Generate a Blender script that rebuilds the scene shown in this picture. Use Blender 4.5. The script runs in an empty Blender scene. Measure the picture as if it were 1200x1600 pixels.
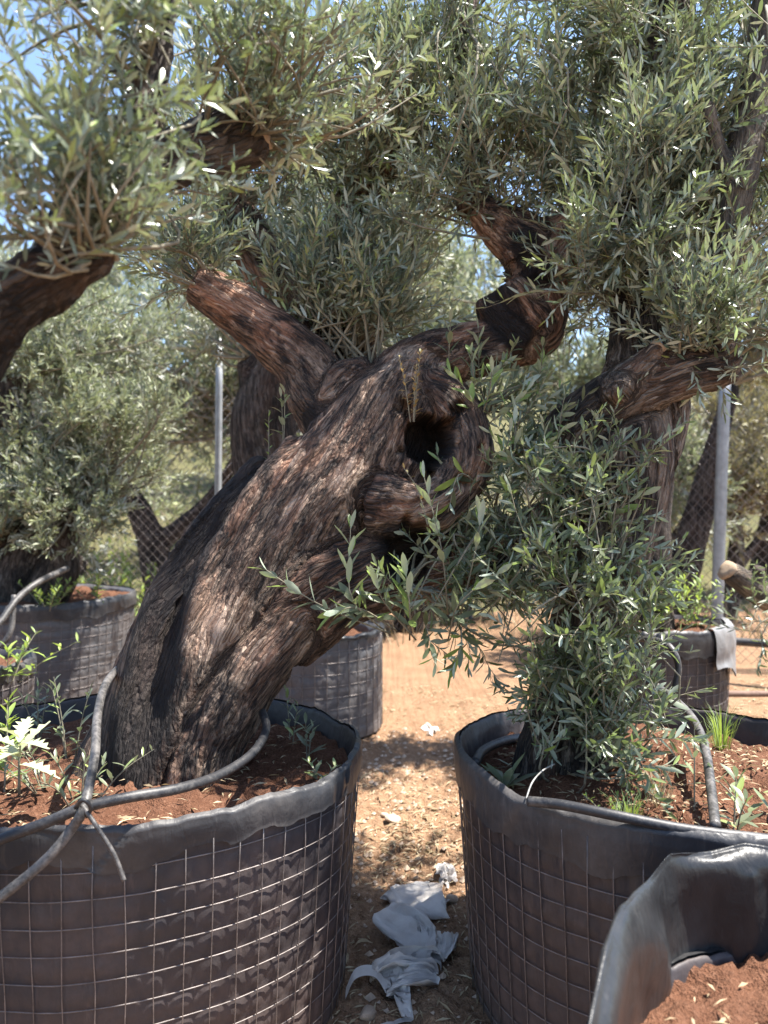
import bpy, math, random
import numpy as np
from mathutils import Vector, Matrix

# ------------------------------------------------------------------ camera, sky, sun, exposure
SC = bpy.context.scene
COL = SC.collection
FPX = 1164.0                       # focal length in pixels of the 1200 x 1600 photograph
EYE = 1.5
cam_d = bpy.data.cameras.new('camera')
cam = bpy.data.objects.new('camera', cam_d); COL.objects.link(cam)
cam.location = (0, 0, EYE); cam.rotation_euler = (math.radians(90), 0, 0)
cam_d.sensor_fit = 'VERTICAL'; cam_d.sensor_height = 36.0; cam_d.sensor_width = 27.0
cam_d.lens = 36.0 * FPX / 1600.0
cam_d.clip_start = 0.05; cam_d.clip_end = 500
cam_d.dof.use_dof = True; cam_d.dof.focus_distance = 2.25; cam_d.dof.aperture_fstop = 2.6
SC.camera = cam

SUN_AZ = math.radians(84)          # measured from +Y (into the picture) towards +X (right)
SUN_EL = math.radians(67)
world = bpy.data.worlds.new('World'); SC.world = world; world.use_nodes = True
wn = world.node_tree.nodes; wl = world.node_tree.links
sky = wn.new('ShaderNodeTexSky'); sky.sky_type = 'NISHITA'; sky.sun_disc = False
sky.sun_elevation = SUN_EL; sky.sun_rotation = SUN_AZ; sky.air_density = 1.0; sky.dust_density = 0.6; sky.ozone_density = 1.6
wn['Background'].inputs['Strength'].default_value = 0.11
wl.new(sky.outputs[0], wn['Background'].inputs['Color'])
sun_d = bpy.data.lights.new('sun', 'SUN'); sun_d.energy = 5.0; sun_d.angle = math.radians(0.5); sun_d.color = (1.0, 0.95, 0.87)
sun = bpy.data.objects.new('sun', sun_d); COL.objects.link(sun)
sv = Vector((math.sin(SUN_AZ) * math.cos(SUN_EL), math.cos(SUN_AZ) * math.cos(SUN_EL), math.sin(SUN_EL)))
sun.rotation_euler = sv.to_track_quat('Z', 'Y').to_euler(); sun.location = (6, 5, 12)
SC.view_settings.view_transform = 'Standard'; SC.view_settings.look = 'None'
SC.view_settings.gamma = 1.0; SC.view_settings.exposure = 1.8
SC.cycles.max_bounces = 5; SC.cycles.diffuse_bounces = 2; SC.cycles.transmission_bounces = 3; SC.cycles.transparent_max_bounces = 4

# ------------------------------------------------------------------ numeric helpers
RNG = np.random.default_rng(11)
_perm = np.random.default_rng(5).permutation(256); _perm = np.concatenate([_perm, _perm, _perm])
_g = np.random.default_rng(6).normal(size=(256, 3)); _g /= np.linalg.norm(_g, axis=1)[:, None]

def pn(p):
    """Perlin noise of an (N,3) array, about -0.7..0.7"""
    p = np.asarray(p, float); i = np.floor(p).astype(int); f = p - i; i &= 255
    w = f * f * f * (f * (f * 6 - 15) + 10); out = 0
    for dx in (0, 1):
        wx = w[:, 0] if dx else 1 - w[:, 0]
        for dy in (0, 1):
            wy = w[:, 1] if dy else 1 - w[:, 1]
            for dz in (0, 1):
                wz = w[:, 2] if dz else 1 - w[:, 2]
                h = _perm[_perm[_perm[i[:, 0] + dx] + i[:, 1] + dy] + i[:, 2] + dz]
                out = out + wx * wy * wz * ((f - (dx, dy, dz)) * _g[h]).sum(1)
    return out

def fbm(p, n=4, lac=2.03):
    a, s, t = 0, 1.0, np.array(p, float)
    for k in range(n):
        a = a + s * pn(t); t = t * lac + 17.3; s *= 0.5
    return a

def ridged(p, n=3):
    a, s, t = 0, 1.0, np.array(p, float)
    for k in range(n):
        a = a + s * (1 - 2.2 * np.abs(pn(t))); t = t * 2.1 + 9.1; s *= 0.5
    return a / 1.75

def P(px, py, d):
    """a point seen at pixel (px, py) of the photograph, d metres into the picture"""
    return np.array([(px - 600.0) / FPX * d, d, EYE - (py - 800.0) / FPX * d])

def catmull(pts, n):
    pts = np.asarray(pts, float)
    if len(pts) < 3: 
        t = np.linspace(0, 1, n)[:, None]; return pts[0] * (1 - t) + pts[-1] * t
    q = np.vstack([2 * pts[0] - pts[1], pts, 2 * pts[-1] - pts[-2]])
    m = len(pts) - 1; u = np.linspace(0, m - 1e-6, n); k = u.astype(int); t = (u - k)[:, None]
    a, b, c, d = q[k], q[k + 1], q[k + 2], q[k + 3]
    return 0.5 * (2 * b + (c - a) * t + (2 * a - 5 * b + 4 * c - d) * t ** 2 + (3 * b - a - 3 * c + d) * t ** 3)

def frames(c):
    t = np.gradient(c, axis=0); t /= np.linalg.norm(t, axis=1)[:, None] + 1e-12
    u = np.zeros_like(c); r = np.array([0.31, 0.9, 0.27]) if abs(t[0, 1]) < 0.8 else np.array([1.0, 0, 0.2])
    for k in range(len(c)):
        r = r - t[k] * (r @ t[k]); r /= np.linalg.norm(r) + 1e-12; u[k] = r
    return t, u, np.cross(t, u)

def tube(pts, rad, sides=8, n=None, caps=True):
    """verts and quad/tri faces of a tube through pts; rad a number or one per point"""
    pts = np.asarray(pts, float)
    if n is None: n = max(3, len(pts) * 5)
    rad = np.full(len(pts), rad) if np.isscalar(rad) else np.asarray(rad, float)
    c = catmull(pts, n); r = np.interp(np.linspace(0, 1, n), np.linspace(0, 1, len(rad)), rad)
    t, u, v = frames(c); a = np.arange(sides) * 2 * np.pi / sides
    V = c[:, None, :] + r[:, None, None] * (np.cos(a)[None, :, None] * u[:, None, :] + np.sin(a)[None, :, None] * v[:, None, :])
    V = V.reshape(-1, 3); F = []
    for i in range(n - 1):
        for j in range(sides):
            k = (j + 1) % sides
            F.append((i * sides + j, i * sides + k, (i + 1) * sides + k, (i + 1) * sides + j))
    if caps:
        F.append(tuple(range(sides - 1, -1, -1))); F.append(tuple((n - 1) * sides + j for j in range(sides)))
    return V, F

def merge(parts):
    V, F, o = [], [], 0
    for v, f in parts:
        V.append(v); F += [tuple(i + o for i in q) for q in f]; o += len(v)
    return np.vstack(V), F

def mesh(name, V, F, mats=(), smooth=True):
    me = bpy.data.meshes.new(name); me.from_pydata(np.asarray(V).tolist(), [], F)
    for m in mats: me.materials.append(m)
    if smooth: me.polygons.foreach_set('use_smooth', [True] * len(me.polygons))
    me.update(); return me

def link(name, me, parent=None, loc=(0, 0, 0)):
    o = bpy.data.objects.new(name, me); COL.objects.link(o); o.location = loc
    if parent is not None: o.parent = parent
    return o

def org(o):
    p = np.zeros(3)
    while o is not None: p = p + np.array(o.location); o = o.parent
    return p

def part(name, V, F, mats, parent, smooth=True):
    """a mesh given in world coordinates, linked as a part of parent"""
    if not isinstance(mats, (list, tuple)): mats = (mats,)
    return link(name, mesh(name, np.asarray(V) - org(parent), F, mats, smooth), parent)

def thing(name, label, cat, loc, group=None):
    o = link(name, None, None, tuple(float(x) for x in loc)); return tag(o, label, cat, group)

def tag(o, label=None, cat=None, group=None, kind=None):
    if label: o['label'] = label
    if cat: o['category'] = cat
    if group: o['group'] = group
    if kind: o['kind'] = kind
    return o

def solo(name, V, F, mats, label, cat, group=None, smooth=True):
    V = np.asarray(V, float); b = V.mean(0); b[2] = V[:, 2].min()
    if not isinstance(mats, (list, tuple)): mats = (mats,)
    return tag(link(name, mesh(name, V - b, F, mats, smooth), None, tuple(b)), label, cat, group)

def attr(me, name, data, kind='FLOAT'):
    a = me.attributes.new(name, kind, 'POINT')
    a.data.foreach_set('value' if kind == 'FLOAT' else 'vector', np.asarray(data, np.float32).ravel())

# ------------------------------------------------------------------ materials
class Mat:
    def __init__(s, name):
        s.m = bpy.data.materials.new(name); s.m.use_nodes = True; s.t = s.m.node_tree
        s.b = s.t.nodes['Principled BSDF']; s.out = s.t.nodes['Material Output']
    def n(s, typ, **kw):
        x = s.t.nodes.new(typ)
        for k, v in kw.items():
            if k in ('ins',):
                for a, b in v.items(): s.put(x.inputs[a], b)
            else: setattr(x, k, v)
        return x
    def put(s, sock, v):
        if isinstance(v, bpy.types.NodeSocket): s.t.links.new(v, sock)
        else: sock.default_value = v
    def coord(s, kind='Object'): return s.n('ShaderNodeTexCoord').outputs[kind]
    def attr(s, name, out='Vector'): return s.n('ShaderNodeAttribute', attribute_name=name).outputs[out]
    def map(s, v, sc=(1, 1, 1), loc=(0, 0, 0)): return s.n('ShaderNodeMapping', ins={'Vector': v, 'Scale': sc, 'Location': loc}).outputs[0]
    def noise(s, v, scale, det=5, rough=0.6, dist=0.0): return s.n('ShaderNodeTexNoise', ins={'Vector': v, 'Scale': scale, 'Detail': det, 'Roughness': rough, 'Distortion': dist}).outputs['Fac']
    def vor(s, v, scale, feat='F1', out='Distance'): return s.n('ShaderNodeTexVoronoi', feature=feat, ins={'Vector': v, 'Scale': scale}).outputs[out]
    def ramp(s, f, stops):
        r = s.n('ShaderNodeValToRGB', ins={'Fac': f}); e = r.color_ramp.elements
        while len(e) < len(stops): e.new(0.5)
        for k, (p, c) in enumerate(stops):
            e[k].position = p; e[k].color = (c, c, c, 1) if np.isscalar(c) else (*c, 1)
        return r.outputs['Color']
    def mix(s, f, a, b, mode='MIX'):
        x = s.n('ShaderNodeMix', data_type='RGBA', blend_type=mode)
        s.put(x.inputs[0], f)
        for i, v in ((6, a), (7, b)): s.put(x.inputs[i], (*v, 1) if isinstance(v, tuple) and len(v) == 3 else v)
        return x.outputs[2]
    def math(s, op, a, b=0.0): 
        x = s.n('ShaderNodeMath', operation=op); s.put(x.inputs[0], a); s.put(x.inputs[1], b); return x.outputs[0]
    def bump(s, h, strength=0.5, dist=0.01, nrm=None):
        x = s.n('ShaderNodeBump', ins={'Height': h, 'Strength': strength, 'Distance': dist})
        if nrm is not None: s.put(x.inputs['Normal'], nrm)
        return x.outputs[0]
    def set(s, **kw):
        for k, v in kw.items():
            k = {'color': 'Base Color', 'rough': 'Roughness', 'spec': 'Specular IOR Level', 'normal': 'Normal', 'metal': 'Metallic'}[k]
            s.put(s.b.inputs[k], (*v, 1) if isinstance(v, tuple) and len(v) == 3 else v)
        return s.m

def bark_material(name, pale, brown, black, red, dark_amount=0.5, flake=1.0):
    M = Mat(name); g = M.attr('bark')
    w = M.n('ShaderNodeTexNoise', ins={'Vector': M.map(g, (1, 1, 0.5)), 'Scale': 22, 'Detail': 3}).outputs['Color']
    gw = M.mix(0.018, g, w, 'ADD')
    lo = M.map(g, (1, 1, 0.35)); fine = M.map(gw, (1, 1, 0.13))
    n1 = M.noise(lo, 9, 6, 0.65, 0.6); n2 = M.noise(fine, 75, 6, 0.75, 0.3); n3 = M.noise(M.map(g, (1, 1, 0.6)), 4.2, 6, 0.68, 0.4)
    vc = M.n('ShaderNodeTexVoronoi', ins={'Vector': fine, 'Scale': 92}); chip = M.n('ShaderNodeSeparateColor', ins={0: vc.outputs['Color']}).outputs[0]
    ed = M.n('ShaderNodeTexVoronoi', feature='DISTANCE_TO_EDGE', ins={'Vector': fine, 'Scale': 92}).outputs['Distance']
    v2 = M.vor(M.map(gw, (1, 1, 0.4)), 150)
    c = M.mix(M.ramp(n1, [(0.38, 0.0), (0.60, 1.0)]), brown, pale)
    c = M.mix(M.ramp(M.noise(lo, 4.0, 5, 0.65), [(0.40, 0.0), (0.57, 0.9)]), c, red)
    st = M.noise(M.map(g, (1, 1, 0.045)), 34, 4, 0.7)
    c = M.mix(M.ramp(st, [(0.52, 0.0), (0.66, 0.7)]), c, tuple(min(1, x * 1.25) for x in pale)); c = M.mix(M.ramp(st, [(0.34, 0.75), (0.46, 0.0)]), c, tuple(x * 0.38 for x in brown))
    c = M.mix(M.math('MULTIPLY', M.ramp(chip, [(0.55, 0.0), (0.95, 0.75)]), flake), c, tuple(min(1, x * 1.55) for x in pale))
    c = M.mix(M.math('MULTIPLY', M.ramp(chip, [(0.05, 0.7), (0.35, 0.0)]), flake), c, tuple(x * 0.4 for x in brown))
    c = M.mix(M.ramp(n2, [(0.36, 0.8), (0.50, 0.0)]), c, tuple(x * 0.3 for x in brown))
    d = M.ramp(n3, [(0.57 - 0.22 * dark_amount, 1.0), (0.62 - 0.18 * dark_amount, 0.0)])
    d2 = M.math('MULTIPLY', d, M.ramp(n2, [(0.40, 1.0), (0.68, 0.35)]))
    c = M.mix(d2, c, black)
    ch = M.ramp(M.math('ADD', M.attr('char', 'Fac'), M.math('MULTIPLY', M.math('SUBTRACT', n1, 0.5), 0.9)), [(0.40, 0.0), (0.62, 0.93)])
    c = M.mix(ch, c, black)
    h = M.math('ADD', M.math('MULTIPLY', n2, 0.9), M.math('MULTIPLY', M.ramp(ed, [(0.0, 0.0), (0.22, 1.0)]), 0.55 * flake))
    h = M.math('ADD', h, M.math('MULTIPLY', chip, 0.35 * flake)); h = M.math('ADD', h, M.math('MULTIPLY', st, 1.1)); h = M.math('ADD', h, M.math('MULTIPLY', v2, 0.3)); h = M.math('ADD', h, M.math('MULTIPLY', n1, 1.0))
    return M.set(color=c, rough=0.85, spec=0.25, normal=M.bump(h, 1.0, 0.022))

def leaf_material(name, dark, mid, fresh, silver, trans=(0.22, 0.30, 0.05), tf=0.22, rough=0.42):
    M = Mat(name); t = M.attr('tone', 'Fac')
    up = M.ramp(t, [(0.0, dark), (0.5, mid), (0.74, mid), (0.95, fresh)])
    back = M.mix(M.ramp(t, [(0.0, 0.0), (1.0, 1.0)]), tuple(x * 0.75 for x in silver), silver)
    geo = M.n('ShaderNodeNewGeometry')
    c = M.mix(geo.outputs['Backfacing'], up, back)
    M.set(color=c, rough=rough, spec=0.5)
    tr = M.n('ShaderNodeBsdfTranslucent', ins={'Color': (*trans, 1)})
    mx = M.n('ShaderNodeMixShader', ins={0: tf, 1: M.b.outputs[0], 2: tr.outputs[0]})
    M.t.links.new(mx.outputs[0], M.out.inputs['Surface'])
    return M.m

def soil_material(name, a, b, c3, scale=1.0, rough=0.95):
    M = Mat(name); o = M.coord()
    n = M.noise(o, 5 * scale, 6, 0.65); f = M.noise(o, 70 * scale, 4, 0.7); v = M.vor(o, 95 * scale); v2 = M.vor(o, 260 * scale)
    c = M.mix(M.ramp(n, [(0.36, 0.0), (0.64, 1.0)]), a, b)
    c = M.mix(M.ramp(f, [(0.5, 0.0), (0.72, 0.8)]), c, c3)
    c = M.mix(M.ramp(M.noise(o, 190 * scale, 2, 0.5), [(0.3, 0.65), (0.5, 0.0)]), c, tuple(x * 0.45 for x in a))
    h = M.math('ADD', M.math('MULTIPLY', f, 1.0), M.math('ADD', M.math('MULTIPLY', v, 0.5), M.math('MULTIPLY', v2, 0.35)))
    return M.set(color=c, rough=rough, spec=0.15, normal=M.bump(h, 0.85, 0.012))

def plastic_material(name, base, dust, amount=0.5, rough=0.42, z0=None):
    M = Mat(name); o = M.coord()
    n = M.noise(o, 3.1, 5, 0.62, 0.5); f = M.noise(o, 38, 5, 0.7); s = M.noise(M.map(o, (60, 60, 6)), 1.0, 4, 0.6)
    d = M.ramp(n, [(0.40, 0.0), (0.72, amount)])
    d = M.math('MULTIPLY', d, M.ramp(f, [(0.3, 0.4), (0.65, 1.0)]))
    if z0 is not None:                                           # splashed red dust near the foot
        z = M.n('ShaderNodeSeparateXYZ', ins={0: o}).outputs['Z']
        zz = M.math('ADD', z, M.math('MULTIPLY', M.math('SUBTRACT', n, 0.5), 0.55))
        lo = M.math('MULTIPLY', M.ramp(zz, [(0.02, 0.75), (z0, 0.0)]), M.ramp(f, [(0.3, 0.45), (0.62, 1.0)]))
        d = M.math('MAXIMUM', d, lo)
    c = M.mix(d, base, dust)
    c = M.mix(M.ramp(s, [(0.6, 0.0), (0.78, 0.25)]), c, tuple(min(1, x * 1.4) for x in dust))
    r = M.math('ADD', M.math('MULTIPLY', d, 0.4), rough)
    w = M.noise(M.map(o, (1, 1, 0.5)), 26, 3, 0.55, 0.8)
    return M.set(color=c, rough=r, spec=0.32, normal=M.bump(M.math('ADD', w, M.math('MULTIPLY', f, 0.25)), 0.35, 0.01))

def plain(name, color, rough=0.7, vary=0.35, scale=30, spec=0.3, metal=0.0, bump=0.25):
    M = Mat(name); n = M.noise(M.coord(), scale, 5, 0.65)
    c = M.mix(M.ramp(n, [(0.32, 0.0), (0.68, 1.0)]), tuple(x * (1 - vary) for x in color), tuple(min(1, x * (1 + vary)) for x in color))
    return M.set(color=c, rough=rough, spec=spec, metal=metal, normal=M.bump(n, bump, 0.006))

BARK_A = bark_material('olive_bark', (0.47, 0.355, 0.27), (0.26, 0.165, 0.115), (0.020, 0.017, 0.017), (0.36, 0.175, 0.108), 0.28, 0.75)
BARK_B = bark_material('olive_bark_grey', (0.22, 0.18, 0.145), (0.105, 0.08, 0.062), (0.016, 0.014, 0.014), (0.14, 0.075, 0.05), 0.6)
BARK_D = bark_material('olive_bark_dark', (0.12, 0.10, 0.085), (0.055, 0.044, 0.036), (0.012, 0.011, 0.011), (0.075, 0.045, 0.034), 0.7)
BARK_S = bark_material('olive_bark_smooth', (0.36, 0.31, 0.25), (0.25, 0.205, 0.16), (0.06, 0.052, 0.045), (0.24, 0.17, 0.12), 0.15, 0.3)
CUT = plain('sawn_wood', (0.34, 0.25, 0.17), 0.85, 0.3, 24)
TWIG = plain('twig_bark', (0.20, 0.18, 0.13), 0.8, 0.3, 60)
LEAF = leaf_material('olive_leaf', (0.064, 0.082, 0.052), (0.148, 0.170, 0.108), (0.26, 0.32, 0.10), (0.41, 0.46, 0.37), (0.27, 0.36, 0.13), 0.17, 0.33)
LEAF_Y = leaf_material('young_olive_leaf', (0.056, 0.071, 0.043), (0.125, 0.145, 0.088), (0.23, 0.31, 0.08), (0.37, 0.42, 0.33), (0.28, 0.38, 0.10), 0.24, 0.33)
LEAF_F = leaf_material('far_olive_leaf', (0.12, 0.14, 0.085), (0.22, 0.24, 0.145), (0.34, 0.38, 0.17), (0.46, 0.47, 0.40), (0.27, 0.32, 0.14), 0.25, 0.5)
LEAF_DRY = leaf_material('dusty_leaf', (0.12, 0.11, 0.065), (0.19, 0.17, 0.10), (0.27, 0.25, 0.12), (0.30, 0.28, 0.2), (0.30, 0.27, 0.1), 0.2, 0.6)
WEED = leaf_material('weed_leaf', (0.08, 0.12, 0.035), (0.15, 0.22, 0.055), (0.32, 0.42, 0.09), (0.22, 0.30, 0.12), (0.42, 0.55, 0.08), 0.3, 0.5)
PALEWEED = leaf_material('pale_weed_leaf', (0.30, 0.33, 0.20), (0.42, 0.45, 0.28), (0.5, 0.55, 0.33), (0.42, 0.45, 0.3), (0.5, 0.55, 0.25), 0.25, 0.6)
RUSTWEED = leaf_material('yellowing_weed_leaf', (0.30, 0.15, 0.08), (0.38, 0.28, 0.12), (0.42, 0.38, 0.16), (0.4, 0.3, 0.14), (0.4, 0.28, 0.1), 0.25, 0.6)
STRAW = leaf_material('dry_straw', (0.26, 0.19, 0.11), (0.40, 0.31, 0.19), (0.5, 0.41, 0.27), (0.40, 0.32, 0.2), (0.5, 0.4, 0.2), 0.15, 0.8)
SOIL = soil_material('red_potting_soil', (0.095, 0.043, 0.025), (0.145, 0.068, 0.040), (0.21, 0.11, 0.07))
GROUND = soil_material('dry_tan_earth', (0.20, 0.115, 0.066), (0.275, 0.168, 0.100), (0.36, 0.245, 0.16), 0.7)
LINER = plastic_material('black_liner_film', (0.036, 0.034, 0.038), (0.15, 0.108, 0.094), 0.5, 0.48, 0.46)
LINER_G = plastic_material('sunlit_grey_liner_film', (0.085, 0.085, 0.090), (0.20, 0.16, 0.14), 0.5, 0.42, 0.30)  # lighter copy of the liner film: sunlight on the rear planters put into its colour
LINER_P = plastic_material('pale_grey_film', (0.20, 0.20, 0.205), (0.33, 0.31, 0.30), 0.5, 0.42)
COLLAR = plastic_material('black_collar_film', (0.030, 0.031, 0.035), (0.14, 0.125, 0.115), 0.7, 0.42)
WORN = plastic_material('worn_grey_film', (0.016, 0.017, 0.019), (0.075, 0.070, 0.068), 0.38, 0.33)
WIRE = plain('galvanised_wire', (0.19, 0.165, 0.155), 0.5, 0.4, 25, 0.5, 0.35)
PIPE = plain('irrigation_pipe', (0.045, 0.046, 0.050), 0.42, 0.5, 18, 0.5)
PIPE_W = plain('weathered_pipe', (0.24, 0.235, 0.225), 0.6, 0.5, 45, 0.4)
PIPE_B = plain('brown_pipe', (0.16, 0.10, 0.075), 0.7, 0.3, 30)
STEEL = plain('galvanised_post', (0.27, 0.28, 0.285), 0.5, 0.2, 12, 0.5, 0.3)
STONE = plain('field_stone', (0.42, 0.32, 0.24), 0.9, 0.3, 22, 0.2, 0, 0.5)
HILL = soil_material('hillside_earth', (0.085, 0.085, 0.038), (0.135, 0.118, 0.058), (0.07, 0.085, 0.032), 0.12)
def film_material():
    M = Mat('white_plastic_film'); n = M.noise(M.coord(), 14, 5, 0.6)
    c = M.mix(M.ramp(n, [(0.35, 0.0), (0.7, 1.0)]), (0.66, 0.60, 0.55), (0.88, 0.85, 0.81))
    M.set(color=c, rough=0.45, spec=0.4, normal=M.bump(M.noise(M.coord(), 60, 3, 0.6, 1.0), 0.4, 0.006))
    tr = M.n('ShaderNodeBsdfTranslucent', ins={'Color': (0.85, 0.80, 0.75, 1)})
    mx = M.n('ShaderNodeMixShader', ins={0: 0.35, 1: M.b.outputs[0], 2: tr.outputs[0]})
    M.t.links.new(mx.outputs[0], M.out.inputs['Surface']); return M.m
FILM = film_material()

# ------------------------------------------------------------------ ground and hillside
def axis(lo, hi, a, b, fine, far):
    mid = np.arange(a, b, fine); k = np.geomspace(fine * 2, far, 26)
    return np.concatenate([lo + 0 * mid[:0], (a - np.cumsum(k)[::-1]), mid, (b + np.cumsum(k))])

def cells(x, y, size, seed=3):
    """F2-F1 of a jittered grid of points: thin along the cell borders"""
    X, Y = x / size, y / size; ix, iy = np.floor(X).astype(int), np.floor(Y).astype(int)
    d1 = np.full(len(x), 9.0); d2 = d1.copy()
    for dx in (-1, 0, 1):
        for dy in (-1, 0, 1):
            h = _perm[(_perm[(ix + dx) & 255] + iy + dy + seed) & 255]; h2 = _perm[(h + 91 + seed) & 255]
            d = np.hypot(ix + dx + h / 255.0 - X, iy + dy + h2 / 255.0 - Y)
            d2 = np.where(d < d1, d1, np.minimum(d2, d)); d1 = np.minimum(d1, d)
    return (d2 - d1) * size

def ground_z(x, y):
    q = np.stack([x, y, 0 * x], 1)
    z = 0.035 * fbm(q * 0.9, 3) + 0.034 * fbm(q * 5.0 + 3, 4) + 0.017 * fbm(q * 22.0, 3) + 0.007 * np.clip(fbm(q * 40.0 + 7, 2), 0, 1)
    near = np.exp(-((y - 3) / 4.0) ** 2)
    w = 0.02 * fbm(q * 9.0 + 8, 2)
    for size, dep, sd in ((0.15, 0.020, 3), (0.065, 0.011, 41)):
        e = cells(x + w, y + w[::-1] * 0 + 0.6 * w, size, sd)
        m = np.clip(0.5 + 2.5 * fbm(q * 2.2 + sd, 2), 0, 1)
        z = z - near * m * dep * np.exp(-(e / 0.008) ** 2)
    return z
xs = axis(0, 0, -0.75, 1.35, 0.011, 18); ys = axis(0, 0, 1.9, 5.3, 0.011, 18)
gx, gy = np.meshgrid(xs, ys); gz = ground_z(gx.ravel(), gy.ravel())
nx, ny = len(xs), len(ys); idx = np.arange(nx * ny).reshape(ny, nx)
gf = np.stack([idx[:-1, :-1], idx[:-1, 1:], idx[1:, 1:], idx[1:, :-1]], -1).reshape(-1, 4).tolist()
tag(link('ground', mesh('ground', np.stack([gx.ravel(), gy.ravel(), gz], 1), gf, [GROUND])), kind='structure')

hx, hy = np.meshgrid(np.linspace(-45, 45, 110), np.linspace(8.5, 70, 90))
def hill_z(x, y):
    t = np.clip((y - 8.6 - 0.10 * x) / 26.0, 0, 1); q = np.stack([x, y, 0 * x], 1)
    return -0.25 + 8.0 * t * t * (3 - 2 * t) * (1 + 0.25 * fbm(q * 0.07, 2)) + 0.35 * fbm(q * 0.5, 3) * np.minimum(1, t * 8)
hz = hill_z(hx.ravel(), hy.ravel()); hi = np.arange(90 * 110).reshape(90, 110)
hf = np.stack([hi[:-1, :-1], hi[:-1, 1:], hi[1:, 1:], hi[1:, :-1]], -1).reshape(-1, 4).tolist()
tag(link('hillside', mesh('hillside', np.stack([hx.ravel(), hy.ravel(), hz], 1), hf, [HILL])), kind='structure')

# ------------------------------------------------------------------ planters: wire cages lined with black film
def kinks(th, nk, seed):
    """random offsets joined by straight runs round the rim: sharp creases"""
    rr = np.random.default_rng(int(seed)); k = np.sort(rr.uniform(0, 2 * np.pi, nk)); v = rr.normal(size=nk)
    return np.interp(th, np.concatenate([[k[-1] - 2 * np.pi], k, [k[0] + 2 * np.pi]]), np.concatenate([[v[-1]], v, [v[0]]]))

class Pot:
    def __init__(s, cx, cy, rx, ry, h, soil, seed, taper=0.93, rim_amp=0.012, wob=0.03, rimfun=None):
        s.c = np.array([cx, cy]); s.rx, s.ry, s.h, s.soil, s.seed, s.taper, s.ra, s.wob, s.rimfun = rx, ry, h, soil, seed, taper, rim_amp, wob, rimfun
    def n1(s, th, f, k=0): return fbm(np.stack([np.cos(th) * f, np.sin(th) * f, np.full_like(th, s.seed * 3.7 + k)], 1), 3)
    def rim(s, th):
        z = s.h + s.ra * 2.2 * s.n1(th, 2.0, 5) + s.ra * 0.8 * s.n1(th, 7.0, 9) + s.ra * 0.5 * s.n1(th, 24.0, 13)
        return z + s.ra * 0.25 * kinks(th, 30, s.seed + 60)
    def ring(s, th, z, off=0.0):
        """points of the wall at angle th and height z"""
        k = s.taper + (1 - s.taper) * np.clip(z / s.h, 0, 1.05) + s.wob * s.n1(th, 1.2)
        return np.stack([s.c[0] + (s.rx * k + off) * np.cos(th), s.c[1] + (s.ry * k + off) * np.sin(th), z], 1)

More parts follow.
